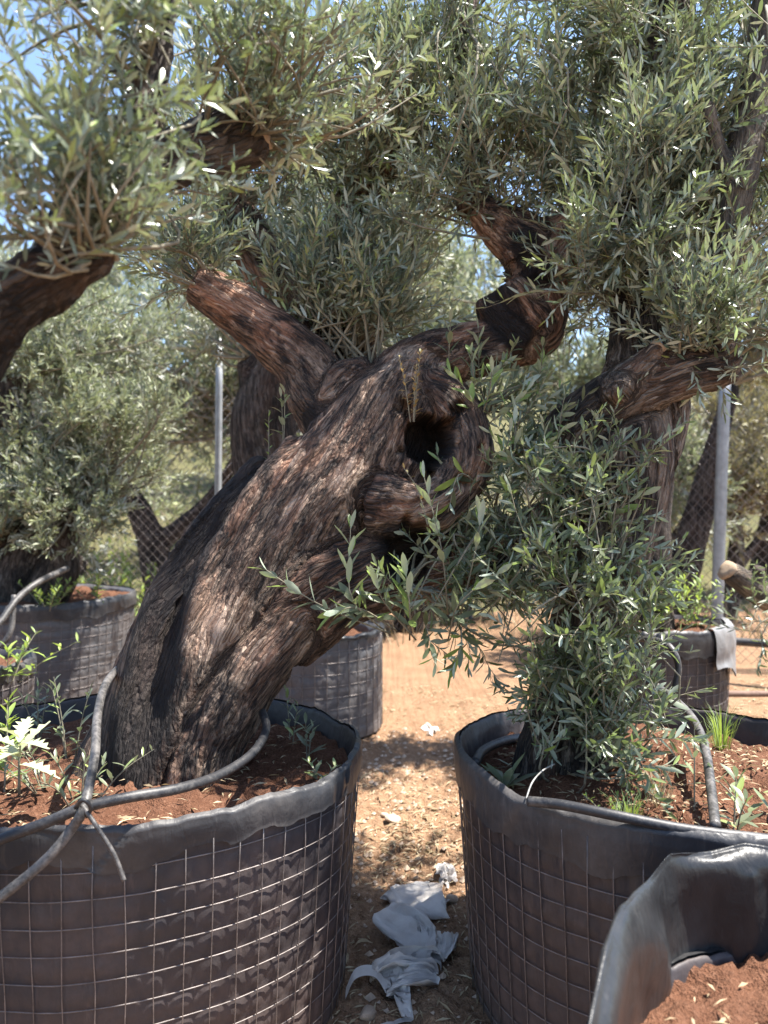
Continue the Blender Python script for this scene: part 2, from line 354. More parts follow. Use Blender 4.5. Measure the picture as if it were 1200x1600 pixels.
def wires_and_liner(p, name, label, group, pitch=0.067, collar=0.10, seg=300, wr=0.0017, crumple=0.006, rows=70, collar_mat=None, flare=0.003, cf=1.0, liner_mat=None):
    root = thing(name, label, 'planter', (p.c[0], p.c[1], 0), group)
    th = np.linspace(0, 2 * np.pi, seg, endpoint=False)
    circ = math.pi * (3 * (p.rx + p.ry) - math.sqrt((3 * p.rx + p.ry) * (p.rx + 3 * p.ry)))
    nv = int(round(circ / pitch)); rim = p.rim(th)
    top_w = p.h - collar * 0.35; nh = int(top_w / pitch)
    hoops = top_w - np.arange(nh + 1) * pitch; hoops = hoops[hoops > 0.012]
    # liner wall: bulges through the cage cells, wrinkles
    V = []
    zs = np.linspace(0.0, 1.0, rows)
    for q in zs:
        z = q * (rim - 0.004)
        cell = np.abs(np.sin(th * nv / 2)) ** 0.7 * np.abs(np.sin((top_w - z) / pitch * math.pi)) ** 0.7
        w = np.stack([np.cos(th) * p.rx * 6, np.sin(th) * p.ry * 6, z * 9 + p.seed], 1)
        w2 = np.stack([np.cos(th) * p.rx * 17, np.sin(th) * p.ry * 17, z * 12 + p.seed], 1)
        off = -0.006 + 0.006 * cell * (z < top_w) + crumple * (ridged(w, 3) - 0.4) * 1.3 + 0.004 * fbm(w2, 2)
        V.append(p.ring(th, z, np.minimum(off, 0.011)))
    # rolled lip and inner face down to the soil
    lip = 0.5 + 0.5 * np.clip(p.n1(th, 5, 21) * 2, -1, 1)
    for dz, off in ((0.002, -0.004), (0.003, -0.008), (-0.002, -0.011)):
        V.append(p.ring(th, rim + dz, off - 0.003 * lip))
    for q in np.linspace(0.05, 1.0, 16):
        z = rim + (p.soil - 0.06 - rim) * q
        w = np.stack([np.cos(th) * p.rx * 7 * cf, np.sin(th) * p.ry * 7 * cf, z * 6 * cf + p.seed + 30], 1)
        V.append(p.ring(th, z, -0.013 - 0.02 * lip * q - 2.2 * crumple * np.clip(ridged(w, 3), -0.5, 1) * min(1, q * 4)))
    n = len(V); idx = np.arange(n * seg).reshape(n, seg); nxt = np.roll(idx, -1, 1)
    F = np.stack([idx[:-1], nxt[:-1], nxt[1:], idx[1:]], -1).reshape(-1, 4).tolist()
    part('liner', np.vstack(V), F, liner_mat or LINER, root)
    # collar: the film turned down over the outside
    V = []; low = collar * (0.95 + 0.5 * p.n1(th, 2.6, 33) + 0.10 * p.n1(th, 14, 3)) + 0.004 * kinks(th, 40, p.seed + 5)
    ka, kb, kc = (kinks(th, k, p.seed + 11) for k in (60, 40, 26))
    for q in np.linspace(0, 1, 22):
        z = rim + 0.009 - q * low
        w = np.stack([np.cos(th) * p.rx * 5, np.sin(th) * p.ry * 5, z * 4 + p.seed + 7], 1)
        off = -0.008 + 0.014 * min(1, q * 14) + flare * math.sin(math.pi * min(1, q * 1.1)) + crumple * 0.7 * (0.4 + ridged(w, 3)) * min(1, q * 3)
        off = off + 0.0042 * (ka * (1 - q) + kb * q) * min(1, q * 5) + 0.005 * np.abs(kc) * q + 0.003 * kinks(th + 0.12 * q, 34, p.seed + 15)
        V.append(p.ring(th, z, off))
    n = len(V); idx = np.arange(n * seg).reshape(n, seg); nxt = np.roll(idx, -1, 1)
    F = np.stack([idx[:-1], idx[1:], nxt[1:], nxt[:-1]], -1).reshape(-1, 4)[:, ::-1].tolist()
    part('collar', np.vstack(V), F, collar_mat or COLLAR, root)
    # cage wires, each its own piece
    cage = link('wire_cage', None, root)
    for z in hoops:
        zz = z + 0.003 * p.n1(th[::3], 3, z * 9)
        c = p.ring(th[::3], zz, 0.0035); m = len(c); a = np.arange(4) * np.pi / 2
        t = np.roll(c, -1, 0) - np.roll(c, 1, 0); t /= np.linalg.norm(t, axis=1)[:, None]
        rad = np.cross(t, (0, 0, 1.0)); 
        VV = (c[:, None] + wr * (np.cos(a)[None, :, None] * rad[:, None] + np.sin(a)[None, :, None] * np.array([0, 0, 1.0]))).reshape(-1, 3)
        FF = [(i * 4 + j, ((i + 1) % m) * 4 + j, ((i + 1) % m) * 4 + (j + 1) % 4, i * 4 + (j + 1) % 4) for i in range(m) for j in range(4)]
        part('wire', VV, FF, WIRE, cage)
    for k in range(nv):
        a = np.full(5, (k + 0.5) * 2 * np.pi / nv) + 0.003 * RNG.normal(size=5)
        part('wire', *tube(p.ring(a, np.linspace(0.0, top_w, 5), 0.0035 + 2 * wr), wr, 4, 7), WIRE, cage)
    # soil
    rr = np.linspace(0, 1, 34); A, R = np.meshgrid(th[::2], rr); A, R = A.ravel(), R.ravel()
    e = p.ring(A, np.full_like(A, p.soil)); V = np.empty((len(A), 3)); V[:, :2] = p.c + (e[:, :2] - p.c) * R[:, None] * 0.965
    q = np.stack([V[:, 0], V[:, 1], 0 * A + p.seed], 1)
    V[:, 2] = p.soil + 0.05 * (1 - R ** 2) * 0.6 + 0.045 * fbm(q * 3.1, 3) + 0.034 * fbm(q * 14, 3) + 0.017 * fbm(q * 45, 2)
    m = len(th[::2]); idx = np.arange(34 * m).reshape(34, m); nxt = np.roll(idx, -1, 1)
    F = np.stack([idx[:-1], nxt[:-1], nxt[1:], idx[1:]], -1).reshape(-1, 4)[:, ::-1].tolist()
    part('soil', V, F, SOIL, root)
    return root

GP = 'black film lined wire planters of the nursery'
POT_A = Pot(-0.845, 2.40, 0.765, 0.66, 0.755, 0.665, 1, 0.93, 0.012)
POT_B = Pot(0.862, 2.35, 0.63, 0.62, 0.745, 0.655, 2, 0.92, 0.010)
POT_F = Pot(0.845, 1.12, 0.525, 0.485, 0.572, 0.562, 3, 0.95, 0.007, 0.05)
POT_L = Pot(-3.02, 6.0, 0.97, 0.85, 0.84, 0.80, 4, 0.96, 0.012)
POT_M = Pot(-0.56, 5.3, 0.54, 0.52, 0.68, 0.60, 5, 1.0, 0.012)
POT_R = Pot(1.72, 4.95, 0.53, 0.50, 0.77, 0.72, 6, 0.95, 0.014)
POT_S = Pot(-2.22, 3.65, 0.46, 0.44, 0.76, 0.70, 7, 0.95, 0.014)
wires_and_liner(POT_A, 'tree_planter', 'large black lined wire planter holding the thick leaning olive trunk', GP, collar=0.10, seg=420, crumple=0.004)
wires_and_liner(POT_B, 'tree_planter', 'large black lined wire planter under the leafy olive with suckers', GP, collar=0.135, seg=420, crumple=0.005)
pot_f = wires_and_liner(POT_F, 'tree_planter', 'nearest planter in the lower right corner with collapsed shiny rim and bare soil', GP, collar=0.03, seg=420, crumple=0.0015, collar_mat=WORN, cf=0.5)
wires_and_liner(POT_L, 'tree_planter', 'crinkled wide planter behind the thick trunk at the left edge', GP, pitch=0.075, collar=0.13, seg=320, rows=46, crumple=0.013, wr=0.0022, liner_mat=LINER_G)
wires_and_liner(POT_M, 'tree_planter', 'crinkled grey planter standing in the gap behind the thick leaning trunk', GP, pitch=0.075, collar=0.03, seg=240, rows=46, crumple=0.014, wr=0.0022, collar_mat=WORN, liner_mat=LINER_G)
pot_r = wires_and_liner(POT_R, 'tree_planter', 'planter with a pale flap in the background right of the suckering olive', GP, collar=0.16, seg=240, rows=46, crumple=0.01)
wires_and_liner(POT_S, 'tree_planter', 'small planter cut by the left edge behind the front left planter', GP, collar=0.08, seg=220, rows=46, crumple=0.01)

def film_sheet(name, parent, stations, mat, nu=150, nv=40, amp=0.006, seed=1, crease=0.6):
    """a slack film through rows of points (stations), creased at the stations"""
    S = np.array(stations, float); m = len(S); S = np.stack([catmull(q, nv) for q in S])
    u = np.linspace(0, m - 1 - 1e-6, nu); k = u.astype(int); f = (u - k)[:, None, None]
    lin = S[k] * (1 - f) + S[k + 1] * f; cub = np.stack([catmull(S[:, j], nu) for j in range(nv)], 1)
    G = crease * lin + (1 - crease) * cub; n = np.cross(np.gradient(G, axis=0), np.gradient(G, axis=1)); n /= np.linalg.norm(n, axis=2)[..., None] + 1e-9
    fr = np.random.default_rng(seed); q = G.reshape(-1, 3); h = np.zeros(len(q))
    for k in range(9):                                            # straight random wrinkles
        d = fr.normal(size=3); d /= np.linalg.norm(d); ph = (q @ d) * fr.uniform(9, 26) + 0.5 * fbm(q * 5 + k, 2); mk = np.clip(0.2 + 2.4 * fbm(q * 5 + 9 * k + 3, 2), 0, 1); h += mk * np.abs((ph % 2) - 1)
    G = G + n * (amp * (h - h.mean())).reshape(nu, nv, 1); idx = np.arange(nu * nv).reshape(nu, nv)
    F = np.stack([idx[:-1, :-1], idx[:-1, 1:], idx[1:, 1:], idx[1:, :-1]], -1).reshape(-1, 4).tolist()
    return part(name, G.reshape(-1, 3), F, mat, parent)
film_sheet('slumped_flap', pot_f, [[P(*q) for q in row] for row in (
    ((880, 2150, 0.94), (884, 1850, 0.93), (905, 1810, 0.95), (945, 1830, 0.97), (955, 1830, 1.02), (962, 1845, 1.077)),
    ((908, 1790, 1.07), (917, 1612, 1.08), (936, 1592, 1.10), (962, 1602, 1.12), (966, 1625, 1.20), (970, 1685, 1.282)),
    ((922, 1690, 1.19), (938, 1505, 1.20), (957, 1478, 1.22), (986, 1498, 1.24), (1000, 1535, 1.32), (1008, 1615, 1.398)),
    ((948, 1610, 1.31), (958, 1440, 1.32), (980, 1412, 1.34), (998, 1432, 1.35), (1040, 1482, 1.43), (1046, 1570, 1.485)),
    ((1000, 1540, 1.44), (1006, 1395, 1.45), (1020, 1376, 1.47), (1030, 1402, 1.47), (1038, 1450, 1.51), (1056, 1545, 1.538)),
    ((1036, 1510, 1.54), (1042, 1352, 1.54), (1052, 1341, 1.55), (1056, 1372, 1.54), (1064, 1440, 1.55), (1076, 1539, 1.556)),
    ((1108, 1500, 1.60), (1110, 1346, 1.60), (1114, 1337, 1.59), (1118, 1358, 1.565), (1115, 1425, 1.57), (1118, 1538, 1.575)),
    ((1160, 1490, 1.605), (1162, 1334, 1.605), (1166, 1324, 1.595), (1174, 1352, 1.565), (1180, 1395, 1.55), (1174, 1537, 1.575)),
    ((1215, 1500, 1.60), (1216, 1345, 1.60), (1219, 1336, 1.59), (1222, 1366, 1.565), (1216, 1440, 1.57), (1220, 1540, 1.57)),
    ((1330, 1560, 1.50), (1332, 1390, 1.51), (1335, 1380, 1.50), (1337, 1410, 1.49), (1335, 1480, 1.50), (1326, 1575, 1.50)))], WORN, 220, 46, 0.0035, 4)
fl = []
for a in np.linspace(-1.05, -0.08, 7):
    aa = np.full(5, a); zr = float(POT_R.rim(aa[:1])[0]); fl.append(POT_R.ring(aa, np.array([zr + 0.016, zr + 0.012, zr - 0.08, zr - 0.18, zr - 0.27 + 0.05 * math.sin(a * 5)]), 0.0) + np.array([0.012, -0.012, 0]) * np.array([[-1.5], [1.2], [2.4], [2.2], [2.8]]))
film_sheet('loose_flap', pot_r, fl, LINER_P, 60, 24, 0.004, 8)
# ------------------------------------------------------------------ wood: limbs merged by a voxel remesh, then barked
def px_path(pts):
    """[(px, py, depth, radius in px)] -> points, radii"""
    p = np.array([P(a, b, d) for a, b, d, r in pts]); r = np.array([q[3] for q in pts]) / FPX * p[:, 1]; return p, r

def wood(name, parent, limbs, mat, voxel=0.008, carve=(), rough=1.0, smooth_it=4, char=(), groove=(), gnarl=0.0):
    parts, S, R, U, W, A = [], [], [], [], [], []
    off = 0.0
    for p, r in limbs:
        n = max(8, int(np.linalg.norm(np.diff(p, axis=0), axis=1).sum() / 0.03))
        V, F = tube(p, r, 20, n); parts.append((V, F))
        c = catmull(p, n); rr = np.interp(np.linspace(0, 1, n), np.linspace(0, 1, len(r)), r)
        t, u, w = frames(c); s = np.concatenate([[0], np.cumsum(np.linalg.norm(np.diff(c, axis=0), axis=1))]) + off; off += 7.3
        S.append(c); R.append(rr); U.append(u); W.append(w); A.append(s)
    S, R, U, W, A = np.vstack(S), np.concatenate(R), np.vstack(U), np.vstack(W), np.concatenate(A)
    V, F = merge(parts); me = mesh(name + '_raw', V, F); o = link(name + '_raw', me)
    md = o.modifiers.new('r', 'REMESH'); md.mode = 'VOXEL'; md.voxel_size = voxel; md.adaptivity = 0
    dg = bpy.context.evaluated_depsgraph_get(); m2 = bpy.data.meshes.new_from_object(o.evaluated_get(dg))
    bpy.data.objects.remove(o); bpy.data.meshes.remove(me)
    n = len(m2.vertices); co = np.empty(n * 3); m2.vertices.foreach_get('co', co); co = co.reshape(-1, 3)
    ed = np.empty(len(m2.edges) * 2, int); m2.edges.foreach_get('vertices', ed); ed = ed.reshape(-1, 2)
    deg = np.bincount(ed.ravel(), minlength=n)[:, None]
    def lap(x):
        o_ = np.zeros_like(x)
        for k in range(x.shape[1]):
            o_[:, k] = np.bincount(ed[:, 0], x[ed[:, 1], k], n) + np.bincount(ed[:, 1], x[ed[:, 0], k], n)
        return o_ / deg
    for k in range(smooth_it): co = 0.4 * co + 0.6 * lap(co)
    def near(c):
        b = np.empty(len(c), int); S2 = (S * S).sum(1)
        for i in range(0, len(c), 20000):
            q = c[i:i + 20000]; d2 = (q * q).sum(1)[:, None] + S2[None] - 2 * q @ S.T; b[i:i + 20000] = (np.sqrt(np.maximum(d2, 0)) - R[None]).argmin(1)
        return b
    b = near(co); dv = co - S[b]; rad = R[b]
    g = np.stack([(dv * U[b]).sum(1), (dv * W[b]).sum(1), A[b]], 1)
    for k in range(6): g = np.where(np.abs(lap(g) - g) < 0.2, lap(g), g)          # soften the seams between limbs
    tw = 0.9 * (g[:, 2] % 7.3); gg = np.stack([g[:, 0] * np.cos(tw) - g[:, 1] * np.sin(tw), g[:, 0] * np.sin(tw) + g[:, 1] * np.cos(tw), g[:, 2]], 1)
    def normals(c):
        m2.vertices.foreach_set('co', c.ravel()); m2.update(); q = np.empty(n * 3); m2.vertex_normals.foreach_get('vector', q); return q.reshape(-1, 3)
    nr = normals(co)
    big = fbm(gg * (3.2, 3.2, 1.3) + 4, 3); flute = ridged(gg * (7.0, 7.0, 0.9), 2)
    co = co + nr * (rough * np.minimum(rad, 0.3) * (0.20 * big + 0.13 * (flute - 0.45)))[:, None]
    for c, rv, dr in carve:                                                        # hollows
        c, dr = np.array(c), np.array(dr, float); dr /= np.linalg.norm(dr)
        w = co - c; w = w * (1 + 0.45 * fbm(co * 9, 2) + 0.35 * fbm(co * 24, 2))[:, None]; a = w @ dr; hh = rv ** 2 - (w * w).sum(1) + a * a
        ins = (hh > 0); ex = np.sqrt(np.maximum(hh, 0))
        co = co + dr * np.where(ins & (np.abs(a) < ex), (ex - a), 0)[:, None]
    def polydist(q, pts):
        c = catmull(np.array(pts), 60); d = np.full(len(q), 81.0)
        for w in c: e = q - w; d = np.minimum(d, np.einsum('ij,ij->i', e, e))
        return np.sqrt(d)
    if gnarl: co = co + nr * (gnarl * (fbm(co * 13, 3) + 0.8 * np.clip(fbm(co * 7 + 5, 2), 0, 1)) * np.clip(1.6 - rad / 0.12, 0.25, 1))[:, None]
    for pts, wd, dp in groove:
        d = polydist(co, pts) + 0.25 * wd * fbm(gg * (9, 9, 3), 2); co = co - normals(co) * (dp * np.exp(-(d / wd) ** 2) - 0.45 * dp * np.exp(-((d - 1.9 * wd) / (0.7 * wd)) ** 2))[:, None]
    if carve:
        for k in range(2): co = 0.5 * co + 0.5 * lap(co)
    nr = normals(co)
    fine = ridged(gg * (24, 24, 2.4) + 2, 3); plate = ridged(gg * (58, 58, 5.0) + 5, 2)
    k = np.clip(rad / 0.12, 0.25, 1.0) * rough * np.clip(0.75 + 1.5 * fbm(gg * (4, 4, 2.2) + 31, 2), 0.25, 1.6)
    co = co + nr * (k * (0.012 * (fine - 0.4) + 0.009 * (plate - 0.4) + 0.008 * fbm(gg * (14, 14, 9), 3)))[:, None]
    normals(co)
    attr(m2, 'bark', gg, 'FLOAT_VECTOR'); cm = np.zeros(n)
    for pts, wd in char: cm = np.maximum(cm, np.clip(1.15 - 0.75 * polydist(co, pts) / wd, 0, 1))
    attr(m2, 'char', cm)
    m2.materials.append(mat); m2.polygons.foreach_set('use_smooth', [True] * len(m2.polygons)); m2.name = name
    m2.vertices.foreach_set('co', (co - org(parent)).ravel()); m2.update()
    return link(name, m2, parent)

# ------------------------------------------------------------------ leaves
def leaf_shape(L, W, lod, bend, rng):
    """leaf along +X in its own plane, face up +Z; verts, tris"""
    if lod == 2:
        v = np.array([[0, 0, 0], [0.5 * L, W / 2, 0.1 * W], [L, 0, -bend * L], [0.5 * L, -W / 2, 0.1 * W]])
        f = [(0, 3, 1), (3, 2, 1)] if False else [(0, 2, 1), (0, 3, 2)]
    elif lod == 1:
        v = np.array([[0, 0, 0], [0.33 * L, W * .46, 0.0], [0.33 * L, -W * .46, 0.0], [0.70 * L, W * .40, -bend * .4 * L], [0.70 * L, -W * .40, -bend * .4 * L], [L, 0, -bend * L]])
        f = [(0, 2, 1), (1, 2, 4), (1, 4, 3), (3, 4, 5)]
    else:
        v = np.array([[0, 0, 0], [.1 * L, 0, 0], [.3 * L, W * .40, .14 * W], [.3 * L, 0, 0], [.3 * L, -W * .40, .14 * W], [.62 * L, W * .48, .12 * W - bend * .3 * L], [.62 * L, 0, -bend * .3 * L], [.62 * L, -W * .48, .12 * W - bend * .3 * L],
                      [.86 * L, W * .28, -bend * .7 * L], [.86 * L, -W * .28, -bend * .7 * L], [L, 0, -bend * L]])
        f = [(0, 3, 2), (0, 4, 3), (2, 3, 6), (2, 6, 5), (3, 4, 7), (3, 7, 6), (5, 6, 8), (6, 10, 8), (6, 9, 10), (6, 7, 9)]
    return v, np.array(f)

def rot_to(z, roll):
    """matrices with columns x, y, z for unit directions z (N,3)"""
    ref = np.where(np.abs(z[:, 2:3]) > 0.95, np.array([[1.0, 0, 0]]), np.array([[0, 0, 1.0]]))
    x = np.cross(ref, z); x /= np.linalg.norm(x, axis=1)[:, None]; y = np.cross(z, x)
    c, s = np.cos(roll)[:, None], np.sin(roll)[:, None]
    return np.stack([c * x + s * y, -s * x + c * y, z], -1)

def twig_template(rng, L=0.2, pairs=11, leaf=0.055, width=0.012, lod=1, stem=0.0013, splay=46):
    V, F, T, M = [], [], [], []; o = 0
    bend = rng.normal(size=2) * 0.12
    def axis_pt(t): return np.array([bend[0] * L * t * t, bend[1] * L * t * t, L * t])
    sv, sf = tube([axis_pt(t) for t in (0, 0.5, 1)], [stem * 1.3, stem, stem * 0.5], 3, 4, False)
    for q in sf: F += [(q[0], q[1], q[2]), (q[0], q[2], q[3])]; M += [1, 1]
    V.append(sv); T.append(np.full(len(sv), 0.4)); o = len(sv)
    for k in range(pairs):
        t = (k + 0.6) / pairs
        for s in (0, 1):
            if rng.random() < 0.07: continue
            az = k * math.pi / 2 + s * math.pi + rng.normal() * 0.4
            el = math.radians(splay * (1.25 - 0.7 * t) + rng.normal() * 18)
            z = np.array([math.cos(az) * math.sin(el), math.sin(az) * math.sin(el), math.cos(el)])
            size = leaf * (0.6 + 0.55 * math.sin(math.pi * (0.15 + 0.75 * t))) * rng.uniform(0.8, 1.15)
            v, f = leaf_shape(size, width * rng.uniform(0.8, 1.15) * size / leaf, lod, rng.normal() * 0.10 + 0.03, rng)
            # x axis along the leaf, upper side turned to the shoot tip
            up = np.array([0, 0, 1.0]) - z * z[2]; up /= np.linalg.norm(up) + 1e-9
            tw = rng.normal() * 0.8; side = np.cross(up, z); u2 = up * math.cos(tw) + side * math.sin(tw); side = np.cross(u2, z)
            V.append(axis_pt(t) + v @ np.stack([z, side, u2])); F += [tuple(i + o for i in q) for q in f]; M += [0] * len(f)
            T.append(np.full(len(v), np.clip(rng.normal() * 0.2 + 0.35 + 0.4 * t ** 3, 0, 1))); o += len(v)
    return np.vstack(V), np.array(F), np.concatenate(T), np.array(M)

TR = np.random.default_rng(77)
TW1 = [twig_template(TR, TR.uniform(.15, .26), int(TR.integers(9, 14)), 0.049, 0.0095, 1) for k in range(9)]
TW0 = [twig_template(TR, TR.uniform(.14, .24), int(TR.integers(8, 12)), 0.058, 0.0135, 0, 0.0015) for k in range(8)]
TW2 = [twig_template(TR, TR.uniform(.18, .28), int(TR.integers(9, 13)), 0.062, 0.016, 2) for k in range(6)]
TW3 = [twig_template(TR, TR.uniform(.3, .45), int(TR.integers(8, 11)), 0.10, 0.034, 2, 0.003) for k in range(6)]

def scatter(name, parent, bases, dirs, scales, temps, mats, rng, tone=0.0, kind='stuff'):
    """one mesh out of many twigs"""
    n = len(bases); pick = rng.integers(0, len(temps), n); R = rot_to(dirs, rng.uniform(0, 6.283, n)); o3 = org(parent)
    VV, FF, TT, MM, o = [], [], [], [], 0
    for k, (v, f, t, m) in enumerate(temps):
        ix = np.nonzero(pick == k)[0]
        if not len(ix): continue
        w = np.einsum('nij,vj->nvi', R[ix] * scales[ix, None, None], v) + bases[ix, None, :] - o3
        VV.append(w.reshape(-1, 3)); FF.append((f[None] + (np.arange(len(ix)) * len(v))[:, None, None]).reshape(-1, 3) + o); o += len(ix) * len(v)
        TT.append(np.clip(t[None] + rng.normal(size=(len(ix), 1)) * 0.13 + tone, 0, 1).ravel()); MM.append(np.tile(m, len(ix)))
    V, F, T, M = np.vstack(VV), np.vstack(FF), np.concatenate(TT), np.concatenate(MM)
    me = bpy.data.meshes.new(name); me.vertices.add(len(V)); me.vertices.foreach_set('co', V.astype(np.float32).ravel())
    me.loops.add(F.size); me.loops.foreach_set('vertex_index', F.astype(np.int32).ravel())
    me.polygons.add(len(F)); me.polygons.foreach_set('loop_start', np.arange(0, F.size, 3, dtype=np.int32))
    me.polygons.foreach_set('material_index', M.astype(np.int32)); me.polygons.foreach_set('use_smooth', np.ones(len(F), bool))
    for m in mats: me.materials.append(m)
    me.update(calc_edges=True); attr(me, 'tone', T)
    return tag(link(name, me, parent), kind=kind)

def unit(v): return v / (np.linalg.norm(v, axis=-1, keepdims=True) + 1e-9)

def crown(parent, blobs, temps, mats, seed, wood_mat=TWIG, up=0.75, out=0.8, jit=0.48, keep=1.0, size=1.0, stem_r=0.0042, tone=0.0, name='crown', spread=0.06):
    """blobs: (root point, px, py, depth, rx px, ry px, rdepth m, stems, twigs). Stems grow from the root into the blob and carry the twigs"""
    rng = np.random.default_rng(seed); B, D, tubes = [], [], []
    for root, px, py, d, rx, ry, rd, ns, nt in blobs:
        roots = np.atleast_2d(np.array(root, float)); c = P(px, py, d); r = np.array([rx / FPX * c[1], rd, ry / FPX * c[1]])
        q = unit(rng.normal(size=(ns, 3))) * rng.uniform(0.35, 1.0, (ns, 1)) ** 0.5 * r
        for k in range(ns):
            e = c + q[k]; root = roots[rng.integers(0, len(roots))]; L = np.linalg.norm(e - root)
            m = root * 0.5 + e * 0.5 + rng.normal(size=3) * 0.15 * L + np.array([0, 0, 0.05 * L])
            pts = np.array([root + rng.normal(size=3) * 0.012, m, e]); tubes.append(tube(pts, [stem_r * 1.5, stem_r, stem_r * 0.35], 5, 7, False))
            cc = catmull(pts, 24); m2 = max(1, int(nt * keep / ns))
            t = 0.30 + 0.70 * rng.uniform(0, 1, m2) ** 0.7; i = np.minimum((t * 23).astype(int), 22)
            b = cc[i]; tg = unit(cc[i + 1] - cc[i])
            rel = (b - c) / r
            b = b + rng.normal(size=b.shape) * spread * r * (0.4 + t[:, None])
            dd = unit(tg * 0.5 + out * unit(rel) * 0.6 + np.array([0, 0, up]) + rng.normal(size=b.shape) * jit)
            B.append(b); D.append(dd)
    B, D = np.vstack(B), np.vstack(D)
    if tubes: tag(part('branch', *merge(tubes), wood_mat, parent), kind='stuff')
    return scatter(name, parent, B, D, size * rng.uniform(0.75, 1.2, len(B)), temps, mats, rng, tone)

def along(limb, t0, n=8): return catmull(limb[0], 40)[int(39 * t0):][::max(1, int(39 * (1 - t0) / n))]

def cut_face(parent, p, q, r, mat=CUT):
    """a pale sawn end: an irregular disc at p facing along p-q"""
    p, q = np.array(p), np.array(q); z = unit((p - q)[None])[0]; R = rot_to(z[None], np.zeros(1))[0]
    a = np.linspace(0, 2 * np.pi, 18, endpoint=False); rr = r * (0.95 + 0.08 * np.sin(3 * a + 1) + 0.04 * np.sin(7 * a))
    ring = np.stack([rr * np.cos(a), rr * np.sin(a), 0 * a], 1)
    V = np.vstack([ring + (0, 0, -0.02), ring, ring * 0.45 + (0, 0, 0.004), [[0, 0, 0.003]]]) @ R.T + p; n = 18
    F = [(k * n + j, k * n + (j + 1) % n, (k + 1) * n + (j + 1) % n, (k + 1) * n + j) for k in range(2) for j in range(n)] + [(2 * n + j, 2 * n + (j + 1) % n, 3 * n) for j in range(n)]
    return part('sawn_end', V, F, mat, parent)

# ------------------------------------------------------------------ the thick leaning olive in the front left planter
tree_a = thing('olive_tree', 'old olive with thick reddish leaning trunk and a hollow, in the front left planter', 'tree', (-0.72, 2.42, 0.62))
P_flat = P
def P(px, py, d): return P_flat(px, py, d + 0.36 * min(1.0, max(0.0, (1250.0 - py) / 650.0)))     # this tree leans back as it rises
A_trunk = px_path([(215, 1330, 2.40, 135), (238, 1230, 2.40, 112), (284, 1100, 2.40, 114), (356, 975, 2.40, 120), (455, 850, 2.39, 110), (552, 745, 2.38, 97), (618, 655, 2.38, 90), (650, 600, 2.40, 66)])
A_root = px_path([(150, 1290, 2.30, 62), (200, 1130, 2.34, 52), (268, 960, 2.38, 48), (345, 845, 2.42, 46), (430, 755, 2.46, 44)])
A_rib = px_path([(275, 1290, 2.24, 42), (315, 1160, 2.25, 42), (380, 1050, 2.26, 52), (452, 970, 2.27, 52), (520, 880, 2.3, 50)])
A_left = px_path([(560, 690, 2.46, 70), (505, 620, 2.46, 56), (470, 565, 2.46, 44), (405, 508, 2.46, 38), (345, 465, 2.45, 35), (308, 440, 2.44, 32)])
A_backl = px_path([(520, 640, 2.6, 55), (465, 520, 2.72, 44), (420, 425, 2.76, 38), (375, 350, 2.78, 34), (345, 300, 2.75, 28)])
A_backm = px_path([(560, 650, 2.62, 55), (540, 500, 2.8, 40), (535, 380, 2.85, 34), (565, 300, 2.85, 30), (615, 235, 2.8, 26), (655, 140, 2.7, 19), (640, 75, 2.65, 17)])
A_top = px_path([(740, 330, 2.55, 24), (735, 200, 2.7, 24), (722, 90, 2.75, 27), (722, 0, 2.75, 26), (735, -80, 2.75, 20)])
A_right = px_path([(610, 660, 2.40, 80), (655, 590, 2.42, 62), (715, 553, 2.45, 40), (790, 540, 2.48, 36), (845, 515, 2.5, 38), (838, 455, 2.52, 40), (832, 395, 2.52, 47), (795, 362, 2.52, 40), (745, 322, 2.5, 24)])
A_right2 = px_path([(840, 420, 2.52, 50), (880, 372, 2.53, 40), (930, 345, 2.54, 32), (965, 300, 2.56, 22)])
A_knob = px_path([(815, 540, 2.46, 36), (782, 500, 2.45, 30), (760, 466, 2.45, 23)])
A_knob2 = px_path([(835, 510, 2.46, 34), (806, 470, 2.43, 30), (792, 446, 2.42, 24)])
A_lump = px_path([(520, 630, 2.40, 40), (552, 596, 2.38, 38), (580, 585, 2.36, 24)])
A_ring = px_path([(640, 610, 2.30, 40), (690, 618, 2.25, 34), (722, 660, 2.22, 36), (728, 718, 2.21, 40), (708, 768, 2.20, 32), (655, 798, 2.20, 38), (590, 790, 2.24, 52)])
A_knot = px_path([(700, 640, 2.27, 26), (712, 690, 2.24, 30), (700, 740, 2.26, 24)])
A_low = px_path([(430, 960, 2.36, 90), (520, 905, 2.34, 80), (610, 880, 2.38, 72), (700, 870, 2.44, 60), (770, 860, 2.5, 40)])
A_low2 = px_path([(690, 880, 2.4, 44), (770, 868, 2.36, 36), (850, 820, 2.36, 34), (890, 800, 2.4, 30)])
